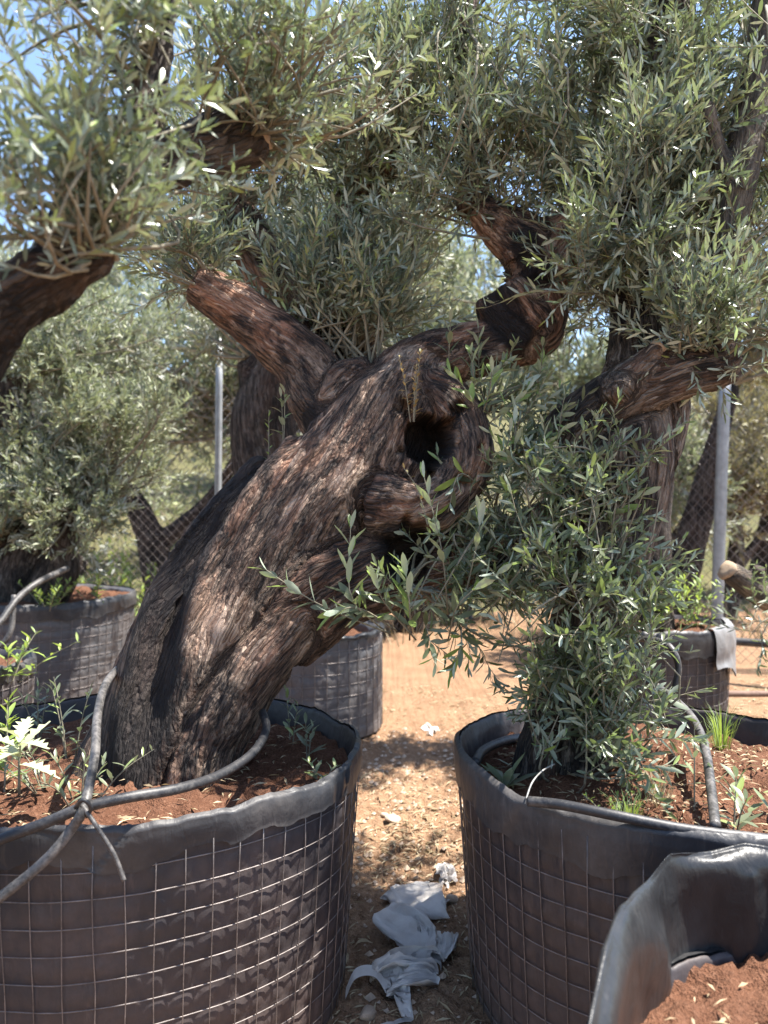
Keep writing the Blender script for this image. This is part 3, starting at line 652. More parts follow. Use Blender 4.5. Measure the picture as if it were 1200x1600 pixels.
wood('trunk', tree_a, [A_trunk, A_root, A_rib, A_left, A_backl, A_backm, A_top, A_right, A_right2, A_knob, A_knob2, A_lump, A_ring, A_low, A_low2], BARK_A, 0.0083, gnarl=0.012,
     carve=[(P(676, 692, 2.20), 0.098, (-0.15, 1, 0)), (P(668, 690, 2.30), 0.10, (-0.25, 1, 0)), (P(645, 866, 2.20), 0.095, (0.0, 1, 0.1)), (P(640, 866, 2.28), 0.08, (0.0, 1, 0.1)), (P(205, 1075, 2.02), 0.03, (0, 1, 0)), (P(715, 640, 2.17), 0.034, (0.2, 1, 0)), (P(748, 705, 2.16), 0.03, (-0.4, 1, 0)), (P(722, 752, 2.14), 0.036, (-0.2, 1, 0.3)), (P(628, 640, 2.18), 0.035, (0.2, 1, 0)), (P(660, 785, 2.10), 0.03, (0, 1, 0.4))],
     groove=[([P(425, 735, 2.30), P(340, 815, 2.24), P(285, 890, 2.20), P(252, 985, 2.16), P(222, 1100, 2.12), P(200, 1240, 2.08)], 0.055, 0.05), ([P(300, 1240, 2.06), P(350, 1100, 2.10), P(420, 1000, 2.12), P(500, 930, 2.14)], 0.03, 0.02), ([P(470, 690, 2.3), P(560, 640, 2.25), P(620, 590, 2.25)], 0.03, 0.02)],
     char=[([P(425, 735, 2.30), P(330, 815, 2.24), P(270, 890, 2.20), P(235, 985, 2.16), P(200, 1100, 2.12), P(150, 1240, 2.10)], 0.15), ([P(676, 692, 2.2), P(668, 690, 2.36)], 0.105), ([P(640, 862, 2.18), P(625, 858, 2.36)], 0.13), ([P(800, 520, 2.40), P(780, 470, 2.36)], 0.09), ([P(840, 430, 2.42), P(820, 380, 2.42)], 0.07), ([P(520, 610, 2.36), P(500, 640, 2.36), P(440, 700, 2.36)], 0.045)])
cut_face(tree_a, P(639, 70, 2.645), P(655, 140, 2.7), 0.034)
cut_face(tree_a, P(306, 437, 2.435), P(345, 465, 2.45), 0.055)
r1, r2, r3, r4, r5 = along(A_left, 0.8), along(A_backl, 0.6), along(A_backm, 0.4), np.vstack([along(A_right, 0.85), along(A_top, 0.05)]), along(A_right2, 0.5)
fork = np.array([P(545, 560, 2.5), P(510, 575, 2.5), P(580, 570, 2.46), P(560, 540, 2.6), P(470, 540, 2.52)])
crown(tree_a, [
    (r1, 255, 405, 2.42, 85, 62, 0.22, 16, 217), (r1, 235, 350, 2.6, 60, 60, 0.22, 8, 87),
    (r2, 330, 190, 2.7, 120, 110, 0.3, 18, 261), (r2, 430, 110, 2.5, 130, 120, 0.35, 18, 275), (r2, 400, 400, 2.95, 90, 90, 0.2, 10, 101),
    (r3, 560, 130, 2.55, 130, 130, 0.35, 20, 304), (r3, 520, 330, 2.9, 120, 110, 0.25, 14, 203), (r3, 640, 250, 2.7, 100, 110, 0.3, 16, 217), (r3, 660, 20, 2.6, 150, 90, 0.4, 16, 217),
    (fork, 470, 450, 2.6, 60, 80, 0.15, 14, 130), (fork, 610, 480, 2.55, 60, 60, 0.15, 12, 110), (fork, 560, 400, 2.6, 80, 80, 0.2, 12, 120), (r4, 660, 350, 2.5, 70, 60, 0.15, 12, 110), (r5, 950, 470, 2.45, 70, 60, 0.15, 12, 110), (r5, 915, 505, 2.5, 60, 50, 0.15, 12, 110), (r5, 900, 420, 2.42, 60, 50, 0.12, 10, 80), (r2, 300, 330, 2.55, 70, 50, 0.15, 10, 80), (r3, 620, 180, 2.4, 90, 80, 0.2, 12, 120),
    (fork, 540, 470, 2.75, 110, 95, 0.22, 18, 290),
    (r4, 700, 250, 2.45, 120, 95, 0.25, 22, 240), (r4, 760, 130, 2.5, 140, 120, 0.35, 22, 240), (r4, 800, 270, 2.4, 90, 70, 0.2, 14, 120),
    (r5, 930, 215, 2.5, 130, 110, 0.3, 20, 230), (r5, 900, 60, 2.6, 150, 110, 0.4, 18, 200), (r5, 960, 400, 2.5, 90, 90, 0.2, 14, 120)],
    TW1, (LEAF, TWIG), 21, keep=0.56)
# suckers growing from the hollow's right side
sk = np.array([P(x, y, d) for x, y, d in ((770, 800, 2.3), (740, 850, 2.3), (800, 840, 2.34), (700, 880, 2.3), (840, 830, 2.34), (640, 920, 2.26))])
crown(tree_a, [(P(760, 640, 2.35), 795, 610, 2.28, 50, 40, 0.12, 12, 50), (P(790, 720, 2.3), 825, 690, 2.25, 55, 70, 0.14, 16, 80), (sk, 830, 790, 2.2, 70, 65, 0.15, 16, 90),
               (sk, 760, 910, 2.2, 70, 60, 0.15, 16, 80), (sk, 820, 920, 2.25, 100, 80, 0.18, 18, 110), (sk, 650, 960, 2.2, 75, 45, 0.12, 10, 45), (sk, 740, 1000, 2.2, 60, 55, 0.12, 8, 34)],
      TW0, (LEAF_Y, TWIG), 22, tone=-0.10, keep=0.44, stem_r=0.004, up=0.5, name='sucker_foliage', size=0.9)

def shoot(parent, pts, rng, n_pairs, leaf, mats=(LEAF_Y, TWIG), r=0.0022, t0=0.2, fresh=0.0, pool=[]):
    """a leafy shoot whose leaves are pieces of their own"""
    if not pool:
        for k in range(5):
            v, f = leaf_shape(1.0, TR.uniform(0.22, 0.29), 0, TR.uniform(-0.04, 0.16), TR)
            for tn in (0.25, 0.5, 0.7, 0.95):
                me = mesh('leaf', v, [tuple(q) for q in f], (mats[0],)); attr(me, 'tone', np.full(len(v), tn)); pool.append(me)
    pts = np.array(pts); st = part('shoot', *tube(pts, [r * 1.3, r, r * 0.5], 6, 12), mats[1], parent)
    c = catmull(pts, 40); o3 = org(st)
    for k in range(n_pairs):
        t = t0 + (1 - t0) * (k + 0.5) / n_pairs; i = min(int(t * 39), 38); tg = unit((c[i + 1] - c[i])[None])[0]; R = rot_to(tg[None], np.zeros(1))[0]
        for s in (0, 1):
            az = k * math.pi / 2 + s * math.pi + rng.normal() * 0.3; el = math.radians(62 - 38 * t + rng.normal() * 12)
            z = R @ np.array([math.cos(az) * math.sin(el), math.sin(az) * math.sin(el), math.cos(el)])
            up = unit((tg - z * (tg @ z))[None])[0]; side = np.cross(up, z)
            tn = min(3, int(max(0, rng.normal() * 0.8 + 3.4 * t + 0.7 + fresh))); me = pool[int(rng.integers(0, 5)) * 4 + tn]
            o = bpy.data.objects.new('leaf', me); COL.objects.link(o); o.parent = st
            S = leaf * (0.65 + 0.5 * math.sin(math.pi * (0.12 + 0.8 * t))) * rng.uniform(0.8, 1.15)
            m3 = Matrix(np.stack([z, side, up], 1).tolist()).to_4x4(); m3.translation = Vector((c[i] - o3).tolist())
            o.matrix_basis = m3 @ Matrix.Diagonal((S, S, S, 1))
    return st
sr = np.random.default_rng(4)
for a, b, c, n, L in [
    ((600, 985, 2.16), (548, 930, 2.07), (548, 815, 2.06), 9, 0.078), ((610, 990, 2.16), (500, 945, 2.06), (408, 885, 2.05), 8, 0.070),
    ((620, 985, 2.16), (560, 950, 2.03), (512, 960, 2.0), 6, 0.07), ((640, 1000, 2.16), (640, 950, 2.02), (632, 880, 2.0), 8, 0.078),
    ((650, 1000, 2.14), (600, 940, 2.02), (585, 900, 2.0), 7, 0.075), ((700, 960, 2.16), (690, 860, 2.04), (660, 735, 2.02), 9, 0.075),
    ((720, 960, 2.16), (745, 850, 2.03), (752, 790, 2.02), 7, 0.078), ((700, 1000, 2.16), (720, 940, 2.03), (800, 880, 2.02), 8, 0.08),
    ((720, 980, 2.14), (720, 1010, 2.06), (705, 1050, 2.05), 6, 0.07), ((760, 960, 2.16), (820, 880, 2.04), (850, 830, 2.03), 7, 0.078),
    ((770, 780, 2.2), (720, 740, 2.10), (700, 800, 2.08), 5, 0.07), ((760, 800, 2.2), (800, 720, 2.08), (805, 640, 2.06), 8, 0.078),
    ((700, 600, 2.32), (702, 540, 2.28), (705, 480, 2.28), 6, 0.062), ((840, 600, 2.4), (846, 570, 2.32), (848, 535, 2.3), 5, 0.06),
    ((730, 640, 2.3), (790, 610, 2.2), (850, 590, 2.18), 7, 0.07), ((720, 620, 2.3), (760, 590, 2.22), (800, 560, 2.2), 6, 0.07), ((740, 640, 2.3), (740, 590, 2.2), (735, 545, 2.18), 5, 0.06), ((870, 720, 2.3), (940, 700, 2.12), (1000, 690, 2.1), 6, 0.075), ((900, 860, 2.3), (960, 800, 2.12), (1010, 770, 2.1), 7, 0.08)]:
    shoot(tree_a, [P(*a), P(*b), P(*c)], sr, n, L)

for a, b, c, n, L in [((745, 660, 2.2), (735, 620, 2.12), (700, 575, 2.10), 6, 0.062), ((750, 660, 2.2), (765, 610, 2.10), (770, 565, 2.08), 6, 0.066), ((755, 670, 2.2), (800, 630, 2.10), (835, 600, 2.08), 6, 0.066), ((760, 740, 2.18), (790, 700, 2.08), (800, 660, 2.06), 6, 0.066)]:
    shoot(tree_a, [P(*a), P(*b), P(*c)], sr, n, L, fresh=1.6)
P_lean = P; P = P_flat
# ------------------------------------------------------------------ the leafy olive in the right planter
tree_b = thing('olive_tree', 'dark trunked olive wrapped in leafy suckers in the right hand planter', 'tree', (0.66, 2.46, 0.62))
B_trunk = px_path([(872, 1290, 2.46, 92), (885, 1200, 2.47, 74), (905, 1060, 2.5, 62), (935, 930, 2.52, 62), (950, 820, 2.55, 72), (965, 720, 2.58, 80), (970, 640, 2.6, 70)])
B_limb = px_path([(900, 690, 2.55, 56), (925, 650, 2.5, 46), (985, 610, 2.46, 42), (1050, 586, 2.44, 39), (1110, 575, 2.44, 35), (1140, 560, 2.45, 30)])
B_up = px_path([(985, 680, 2.62, 66), (1005, 560, 2.7, 50), (1005, 420, 2.78, 42), (1022, 280, 2.8, 40), (1035, 170, 2.8, 42), (1028, 100, 2.8, 36), (1050, -20, 2.8, 24)])
B_side = px_path([(985, 760, 2.6, 50), (1025, 690, 2.62, 44), (1040, 600, 2.64, 34)])
B_stub = px_path([(975, 600, 2.42, 30), (1010, 560, 2.40, 18), (1030, 540, 2.39, 13)])
B_knot = px_path([(968, 610, 2.38, 26), (958, 597, 2.34, 22)])
B_tip = px_path([(1112, 580, 2.46, 36), (1122, 545, 2.47, 30), (1124, 500, 2.48, 24)])
B_pale = px_path([(1116, 575, 2.46, 22), (1122, 490, 2.48, 25), (1134, 390, 2.48, 25), (1153, 290, 2.48, 27), (1174, 190, 2.5, 29), (1192, 90, 2.5, 27), (1204, -40, 2.5, 22)])
B_spur = px_path([(1150, 300, 2.47, 20), (1120, 235, 2.46, 15), (1105, 160, 2.45, 10)])
B_root = px_path([(830, 1260, 2.38, 40), (850, 1180, 2.42, 42), (880, 1080, 2.46, 40)])
wood('trunk', tree_b, [B_trunk, B_limb, B_up, B_side, B_stub, B_knot, B_tip, B_root], BARK_B, 0.0095, gnarl=0.012)
wood('limb', tree_b, [B_pale, B_spur], BARK_S, 0.009, rough=0.45)
cut_face(tree_b, P(1032, 538, 2.385), P(1010, 560, 2.40), 0.026)
s1, s2, s3, s4 = along(B_up, 0.7), along(B_limb, 0.6), along(B_pale, 0.2), along(B_up, 0.3)[:6]
crown(tree_b, [
    (s1, 1010, 30, 2.6, 130, 110, 0.3, 16, 190), (s1, 1100, 90, 2.85, 100, 130, 0.25, 16, 180), (s1, 880, -10, 2.7, 100, 80, 0.3, 10, 90),
    (s4, 1060, 290, 2.6, 75, 110, 0.25, 16, 170), (s4, 1000, 310, 2.35, 80, 90, 0.2, 14, 130), (s4, 960, 440, 2.45, 90, 80, 0.2, 16, 150), (s4, 1070, 180, 2.6, 80, 90, 0.2, 14, 130),
    (s3, 1185, 440, 2.6, 50, 80, 0.12, 12, 80), (s3, 1195, 330, 2.6, 50, 90, 0.2, 12, 100), (B_pale[0][-2], 1235, 60, 2.8, 60, 110, 0.25, 12, 90), (s4, 940, 150, 3.3, 130, 140, 0.35, 18, 230), (s4, 1040, 330, 3.3, 110, 130, 0.3, 16, 200), (s2, 1050, 480, 2.4, 75, 70, 0.18, 18, 150), (s2, 1170, 540, 2.25, 70, 40, 0.15, 8, 50), (s3, 1250, 220, 2.7, 40, 120, 0.2, 12, 80)],  # the two deepest clumps are foliage added behind to shade the path
    TW1, (LEAF, TWIG), 31, keep=0.68)
t1, t2, t3 = (catmull([P(x, y, 2.42) for x, y in q], 7) for q in (((950, 700), (945, 800), (930, 930)), ((930, 900), (920, 1000), (905, 1090)), ((905, 1080), (895, 1150), (880, 1240))))
crown(tree_b, [(t1, 860, 735, 2.32, 55, 45, 0.12, 10, 60), (t1, 1000, 720, 2.36, 45, 60, 0.12, 10, 50), (t1, 890, 790, 2.3, 75, 75, 0.14, 14, 70), (t1, 970, 760, 2.3, 60, 80, 0.14, 10, 40), (t1, 900, 900, 2.25, 95, 75, 0.15, 18, 110), (t2, 880, 990, 2.2, 95, 75, 0.16, 20, 120),
               (t2, 985, 960, 2.25, 80, 80, 0.16, 16, 100), (t3, 870, 1070, 2.2, 75, 60, 0.14, 14, 80), (t3, 960, 1090, 2.15, 85, 80, 0.15, 20, 130), (t3, 985, 1165, 2.12, 80, 55, 0.13, 16, 110), (t3, 1000, 1050, 2.2, 55, 60, 0.15, 10, 40)],
      TW0, (LEAF_Y, TWIG), 32, tone=-0.10, keep=0.36, stem_r=0.0035, up=0.5, name='sucker_foliage', size=0.82)

# ------------------------------------------------------------------ the olive whose limb hangs close to the camera at the upper left
tree_c = thing('olive_tree', 'blurred near olive limb with big silver leaves in the upper left corner', 'tree', (-1.22, 1.22, 0.0))
C_trunk = (np.array([(-1.22, 1.22, -0.05), (-1.15, 1.25, 0.7), (-0.98, 1.27, 1.4), (-0.72, 1.27, 1.80), P(40, 455, 1.27), P(100, 425, 1.27), P(150, 398, 1.25), P(172, 385, 1.24)]),
           np.array([0.17, 0.13, 0.11, 0.085, 0.055, 0.05, 0.036, 0.018]))
C_up = px_path([(85, 440, 1.28, 45), (115, 370, 1.3, 42), (150, 300, 1.34, 40), (230, 255, 1.5, 38), (310, 238, 1.62, 46), (385, 215, 1.68, 44), (412, 205, 1.68, 36)])
C_vert = px_path([(160, 300, 1.34, 36), (220, 190, 1.38, 30), (245, 80, 1.42, 27), (250, -60, 1.45, 22)])
wood('trunk', tree_c, [C_trunk, C_up, C_vert], BARK_D, 0.011, rough=0.8, gnarl=0.015)
cut_face(tree_c, P(416, 202, 1.675), P(380, 215, 1.68), 0.045)
u1, u2, u3 = np.vstack([along(C_trunk, 0.75), along(C_up, 0.05)[:5]]), along(C_vert, 0.3), along(C_up, 0.6)
crown(tree_c, [(u1, 90, 200, 1.18, 130, 140, 0.16, 22, 110), (u1, 60, 330, 1.12, 90, 60, 0.12, 14, 52), (u2, 60, 40, 1.25, 130, 90, 0.2, 16, 80), (u2, 210, 110, 1.25, 90, 120, 0.15, 16, 84), (u1, 200, 270, 1.2, 90, 60, 0.12, 12, 46),
               (u1, 60, 400, 1.15, 80, 20, 0.08, 6, 16), (u3, 340, 90, 1.45, 110, 110, 0.2, 16, 80), (u3, 480, 120, 1.55, 110, 110, 0.2, 16, 80), (u3, 470, 20, 1.5, 130, 60, 0.2, 12, 60), (u3, 590, 110, 1.7, 80, 110, 0.2, 14, 70), (u3, 430, 230, 1.62, 80, 50, 0.12, 10, 40), (u1, 300, 300, 1.5, 70, 40, 0.12, 8, 30)],
      TW0, (LEAF, TWIG), 41, keep=0.72, stem_r=0.0035, size=0.62)

# ------------------------------------------------------------------ olives standing behind
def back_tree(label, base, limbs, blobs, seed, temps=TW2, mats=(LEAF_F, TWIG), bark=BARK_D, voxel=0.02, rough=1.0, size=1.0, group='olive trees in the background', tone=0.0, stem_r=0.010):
    t = thing('olive_tree', label, 'tree', base, group); wood('trunk', t, limbs, bark, voxel, rough=rough)
    crown(t, blobs, temps, mats, seed, wood_mat=TWIG, size=size, stem_r=stem_r, tone=tone); return t

D1 = px_path([(20, 985, 5.9, 60), (40, 900, 5.85, 50), (70, 845, 5.8, 38), (120, 790, 5.75, 22)]); D2 = px_path([(30, 930, 5.9, 42), (0, 850, 5.8, 36), (10, 740, 5.8, 28), (25, 560, 5.9, 20), (45, 460, 6.0, 14)])
D3 = px_path([(45, 960, 5.8, 34), (88, 900, 5.7, 30), (100, 850, 5.7, 22), (135, 760, 5.7, 12)])
back_tree('bushy silver olive overflowing the wide planter at the left edge', (-3.0, 5.9, 0.7), [D1, D2, D3], [
    (D2[0][-2], 70, 530, 5.9, 130, 90, 0.5, 24, 330), (D2[0][-2], 190, 560, 5.9, 100, 110, 0.5, 22, 300), (D2[0][-3], 60, 640, 5.6, 130, 100, 0.45, 24, 330), (D1[0][-1], 190, 690, 5.7, 90, 100, 0.45, 22, 280),
    (D1[0][-1], 110, 770, 5.5, 110, 80, 0.4, 22, 260), (D2[0][1], 20, 800, 5.4, 80, 70, 0.35, 14, 140), (D3[0][-1], 100, 850, 5.4, 60, 40, 0.25, 8, 60), (D2[0][-1], -60, 560, 5.9, 120, 150, 0.5, 16, 200)], 51, bark=BARK_D)
E1 = px_path([(494, 1040, 5.3, 51), (454, 900, 5.25, 49), (419, 760, 5.2, 48), (412, 660, 5.2, 49), (429, 580, 5.2, 41), (455, 500, 5.2, 29), (505, 420, 5.2, 20)]); E2 = px_path([(419, 640, 5.2, 41), (404, 590, 5.2, 34), (389, 560, 5.15, 22)])
E3 = px_path([(444, 560, 5.2, 25), (565, 470, 5.2, 18), (645, 380, 5.2, 12)])
back_tree('olive with blackened trunk glimpsed behind the fork of the leaning trunk', (-0.6, 5.3, 0.6), [E1, E2, E3], [
    (E1[0][-1], 500, 340, 5.2, 110, 110, 0.5, 20, 280), (E3[0][-1], 620, 330, 5.2, 110, 110, 0.5, 20, 280), (E3[0][1], 600, 470, 5.1, 90, 70, 0.4, 18, 220), (E1[0][-2], 440, 470, 5.1, 60, 80, 0.3, 12, 120), (E2[0][-1], 350, 480, 5.3, 60, 90, 0.3, 12, 110)], 52)
G1 = px_path([(1000, 1010, 4.9, 50), (1000, 880, 4.85, 44), (1010, 740, 4.8, 38), (1020, 620, 4.7, 34), (1010, 500, 4.7, 30), (990, 400, 4.7, 26), (960, 280, 4.7, 18)])
G2 = px_path([(1015, 560, 4.7, 24), (1080, 430, 4.6, 18), (1130, 300, 4.6, 12)])
back_tree('olive standing in the background planter behind the suckering trunk', (1.7, 4.9, 0.7), [G1, G2], [
    (G1[0][-1], 960, 200, 4.7, 130, 110, 0.5, 18, 230), (G1[0][-1], 860, 330, 4.7, 110, 110, 0.5, 16, 200), (G2[0][-1], 1160, 260, 4.6, 110, 130, 0.5, 16, 200), (G2[0][1], 1080, 430, 4.8, 90, 80, 0.4, 14, 140), (G1[0][-2], 900, 470, 4.9, 90, 60, 0.4, 12, 110)], 53, bark=BARK_D)  # left clumps, hidden behind the nearer olive, are added to dapple the path
# a pruned stub reaching into the picture at the right edge
tree_h = thing('olive_tree', 'pale sawn off olive stub poking in at the right edge above bare ground', 'tree', (2.75, 4.3, 0.0))
H1 = (np.array([(2.75, 4.3, -0.05), (2.7, 4.3, 0.35), P(1300, 995, 4.2), P(1240, 955, 4.1), P(1185, 925, 4.0), P(1140, 893, 3.95)]), np.array([0.16, 0.13, 0.11, 0.085, 0.07, 0.058]))
H2 = px_path([(1175, 918, 4.0, 14), (1183, 900, 3.96, 12), (1186, 893, 3.95, 9)])
wood('trunk', tree_h, [H1, H2], BARK_S, 0.012, rough=0.4); cut_face(tree_h, P(1134, 889, 3.945), P(1160, 908, 3.97), 0.056, CUT); cut_face(tree_h, P(1187, 888, 3.93), P(1180, 905, 3.97), 0.03, BARK_D)
crown(tree_h, [(P(1250, 985, 4.0), 1185, 992, 3.75, 40, 14, 0.12, 6, 14), (P(1310, 990, 4.2), 1330, 880, 4.2, 50, 70, 0.3, 8, 50)], TW1, (LEAF, TWIG), 54, size=1.2, up=0.1)

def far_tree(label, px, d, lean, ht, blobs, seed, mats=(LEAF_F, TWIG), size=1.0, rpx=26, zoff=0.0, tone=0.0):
    b = P(px, 800, d); gz0 = max(float(ground_z(np.array([b[0]]), np.array([b[1]]))[0]), float(hill_z(np.array([b[0]]), np.array([b[1]]))[0]))
    b[2] = gz0 - 0.1; r = rpx / FPX * d
    top = b + np.array([lean, 0, ht]); mid = b + np.array([lean * 0.35 + 0.12, 0.05, ht * 0.5])
    l2 = np.array([mid, mid + np.array([0.45 - lean * 0.3, 0.1, ht * 0.25]), mid + np.array([0.8 - lean * 0.5, 0.1, ht * 0.6])])
    fr = [(top if i % 2 else l2[-1], *q) for i, q in enumerate(blobs)]
    return back_tree(label, tuple(b), [(np.array([b, mid, top]), np.array([r * 1.2, r, r * 0.5])), (l2, np.array([r * 0.7, r * 0.5, r * 0.3]))], fr, seed, TW3, mats, BARK_D, 0.03 if d < 15 else 0.07, 1.0, size, tone=tone, stem_r=0.014)
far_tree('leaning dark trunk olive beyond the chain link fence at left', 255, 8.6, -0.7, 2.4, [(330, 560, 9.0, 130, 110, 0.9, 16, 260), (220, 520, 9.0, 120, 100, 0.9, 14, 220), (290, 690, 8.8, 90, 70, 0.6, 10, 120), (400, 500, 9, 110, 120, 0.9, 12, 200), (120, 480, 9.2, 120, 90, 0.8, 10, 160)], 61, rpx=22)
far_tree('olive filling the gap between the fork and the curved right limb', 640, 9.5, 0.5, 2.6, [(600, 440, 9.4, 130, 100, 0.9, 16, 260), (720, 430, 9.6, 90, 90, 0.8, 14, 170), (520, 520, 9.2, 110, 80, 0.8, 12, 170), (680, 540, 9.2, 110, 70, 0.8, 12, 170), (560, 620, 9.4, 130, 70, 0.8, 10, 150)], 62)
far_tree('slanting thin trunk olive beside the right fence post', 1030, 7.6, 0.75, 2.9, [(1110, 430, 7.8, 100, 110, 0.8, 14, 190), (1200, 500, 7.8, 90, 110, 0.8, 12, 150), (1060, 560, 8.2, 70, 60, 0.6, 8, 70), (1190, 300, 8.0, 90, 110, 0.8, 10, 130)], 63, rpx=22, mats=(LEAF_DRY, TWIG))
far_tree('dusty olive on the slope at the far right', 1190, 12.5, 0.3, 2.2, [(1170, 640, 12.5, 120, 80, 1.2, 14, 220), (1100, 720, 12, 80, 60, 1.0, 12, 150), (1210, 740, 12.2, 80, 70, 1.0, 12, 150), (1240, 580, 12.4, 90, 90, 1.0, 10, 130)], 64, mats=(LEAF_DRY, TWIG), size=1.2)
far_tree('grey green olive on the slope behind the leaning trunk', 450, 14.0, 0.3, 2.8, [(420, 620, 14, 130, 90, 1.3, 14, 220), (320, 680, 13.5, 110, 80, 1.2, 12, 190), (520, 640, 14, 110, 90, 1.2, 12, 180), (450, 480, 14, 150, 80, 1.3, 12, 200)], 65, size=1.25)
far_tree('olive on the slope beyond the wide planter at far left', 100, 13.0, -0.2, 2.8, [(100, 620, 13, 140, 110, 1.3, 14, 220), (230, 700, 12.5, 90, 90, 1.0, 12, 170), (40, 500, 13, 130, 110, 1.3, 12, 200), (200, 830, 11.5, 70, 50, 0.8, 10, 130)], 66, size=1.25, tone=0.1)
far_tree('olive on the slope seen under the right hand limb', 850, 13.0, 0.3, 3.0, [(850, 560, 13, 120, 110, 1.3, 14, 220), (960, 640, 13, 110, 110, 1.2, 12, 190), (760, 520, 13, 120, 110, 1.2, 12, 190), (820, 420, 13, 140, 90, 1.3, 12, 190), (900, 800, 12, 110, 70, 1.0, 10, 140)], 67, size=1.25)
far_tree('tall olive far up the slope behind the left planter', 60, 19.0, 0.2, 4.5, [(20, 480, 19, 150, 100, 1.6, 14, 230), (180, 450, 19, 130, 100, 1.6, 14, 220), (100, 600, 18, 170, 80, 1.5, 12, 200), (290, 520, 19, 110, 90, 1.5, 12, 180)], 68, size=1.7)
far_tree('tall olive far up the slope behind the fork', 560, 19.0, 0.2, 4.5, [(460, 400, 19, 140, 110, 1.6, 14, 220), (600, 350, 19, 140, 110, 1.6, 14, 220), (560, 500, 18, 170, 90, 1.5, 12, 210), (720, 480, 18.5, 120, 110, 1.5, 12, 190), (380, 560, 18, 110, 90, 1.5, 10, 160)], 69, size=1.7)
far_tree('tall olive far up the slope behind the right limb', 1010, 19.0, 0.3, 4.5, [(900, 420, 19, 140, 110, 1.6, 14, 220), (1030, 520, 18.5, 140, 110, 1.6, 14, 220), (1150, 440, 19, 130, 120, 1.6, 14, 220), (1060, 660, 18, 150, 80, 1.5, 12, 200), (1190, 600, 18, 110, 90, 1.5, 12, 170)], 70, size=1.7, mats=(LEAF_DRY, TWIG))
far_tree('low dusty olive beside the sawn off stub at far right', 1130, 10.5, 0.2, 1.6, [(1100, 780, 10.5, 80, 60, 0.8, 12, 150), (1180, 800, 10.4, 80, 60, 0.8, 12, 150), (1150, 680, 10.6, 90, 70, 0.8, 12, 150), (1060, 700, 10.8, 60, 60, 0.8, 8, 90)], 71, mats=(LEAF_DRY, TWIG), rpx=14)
far_tree('low shrubby olive at the end of the path below the hollow trunk', 690, 10.2, 0.1, 0.9, [(640, 930, 10.2, 70, 40, 0.6, 10, 130), (730, 920, 10.0, 80, 45, 0.6, 10, 140), (690, 850, 10.3, 90, 50, 0.7, 10, 140), (790, 900, 10.4, 70, 60, 0.6, 10, 120)], 72, rpx=10)  # shrub added to cover the bright ground strip and darken it with its shade
far_tree('low shrubby olive left of the path end behind the grey planter', 560, 9.3, 0.1, 0.9, [(540, 910, 9.3, 70, 50, 0.6, 10, 130), (600, 880, 9.4, 70, 60, 0.6, 10, 130)], 73, rpx=10)  # second shrub added for cover and shade at the path end
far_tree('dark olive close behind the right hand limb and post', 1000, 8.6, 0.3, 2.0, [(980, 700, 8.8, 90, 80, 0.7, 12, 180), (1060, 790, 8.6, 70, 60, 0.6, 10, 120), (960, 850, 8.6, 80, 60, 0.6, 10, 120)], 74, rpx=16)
# ------------------------------------------------------------------ chain link fence
FPTS = [np.array(q, float) for q in ((-5.6, 7.9), (-1.62, 7.2), (1.2, 10.4), (3.2, 7.2), (6.8, 6.6))]
fence = thing('chain_link_fence', 'galvanised chain link fence with round posts behind the planters', 'fence', (-1.62, 7.2, 0))
for k, (h, r, lx) in enumerate(((3.1, 0.038, 0.02), (3.14, 0.034, 0.03), (2.9, 0.04, 0.0), (2.95, 0.056, 0.10), (2.8, 0.045, 0.0))):
    q = np.array([*FPTS[k], 0.0])
    part('post', *tube([q + (0, 0, -0.1), q + (lx * 0.5, 0, h * 0.5), q + (lx, 0, h)], r, 14, 8), STEEL, fence)
    part('post_cap', *tube([q + (lx, 0, h), q + (lx, 0, h + 0.02), q + (lx, 0, h + 0.035)], [r * 1.15, r * 1.1, r * 0.4], 14, 4), STEEL, fence)
TOP = 2.6; P1 = 0.10; net = link('wire_netting', None, fence); rest = []
for k in range(4):
    a, b = FPTS[k], FPTS[k + 1]; L = np.linalg.norm(b - a); dr = (b - a) / L; own = k == 0
    for sgn in (-1, 1):
        for s0 in np.arange(0.03 - TOP, L + TOP, P1):
            e = sorted([min(max(s0, 0), L), min(max(s0 + sgn * TOP, 0), L)])
            if e[1] - e[0] < 0.05: continue
            pts = [np.array([*(a + dr * s), 0.04 + abs(s - s0)]) + (0, 0.004 * sgn, 0) for s in e]
            w = tube(pts, 0.0024, 3, 2, False)
            if own: part('wire', *w, WIRE, net)
            else: rest.append(w)
tag(part('netting', *merge(rest), WIRE, fence), kind='stuff')

# ------------------------------------------------------------------ irrigation pipes
def pipe(pts, r, mat, label, clip=None):
    p = [P(*q) if q[2] > 0 else np.array(q[3]) for q in pts]; parts = [tube(p, r, 12, len(p) * 9)]
    return solo('irrigation_pipe', *merge(parts), mat, label, 'pipe', 'irrigation pipes laid over the planters')
def pipe_mat(name, a, b, lo, hi):
    M = Mat(name); n = M.noise(M.coord(), 7, 5, 0.7); f = M.noise(M.coord(), 90, 4, 0.7)
    c = M.mix(M.ramp(M.math('ADD', M.math('MULTIPLY', n, 0.6), M.math('MULTIPLY', f, 0.4)), [(lo, 0.0), (hi, 1.0)]), a, b)
    return M.set(color=c, rough=0.5, spec=0.45, normal=M.bump(f, 0.25, 0.003))
PA = pipe_mat('scuffed_black_pipe', (0.022, 0.022, 0.025), (0.12, 0.112, 0.105), 0.48, 0.70)
PB = pipe_mat('dusty_pale_pipe', (0.032, 0.030, 0.029), (0.19, 0.175, 0.165), 0.44, 0.66)
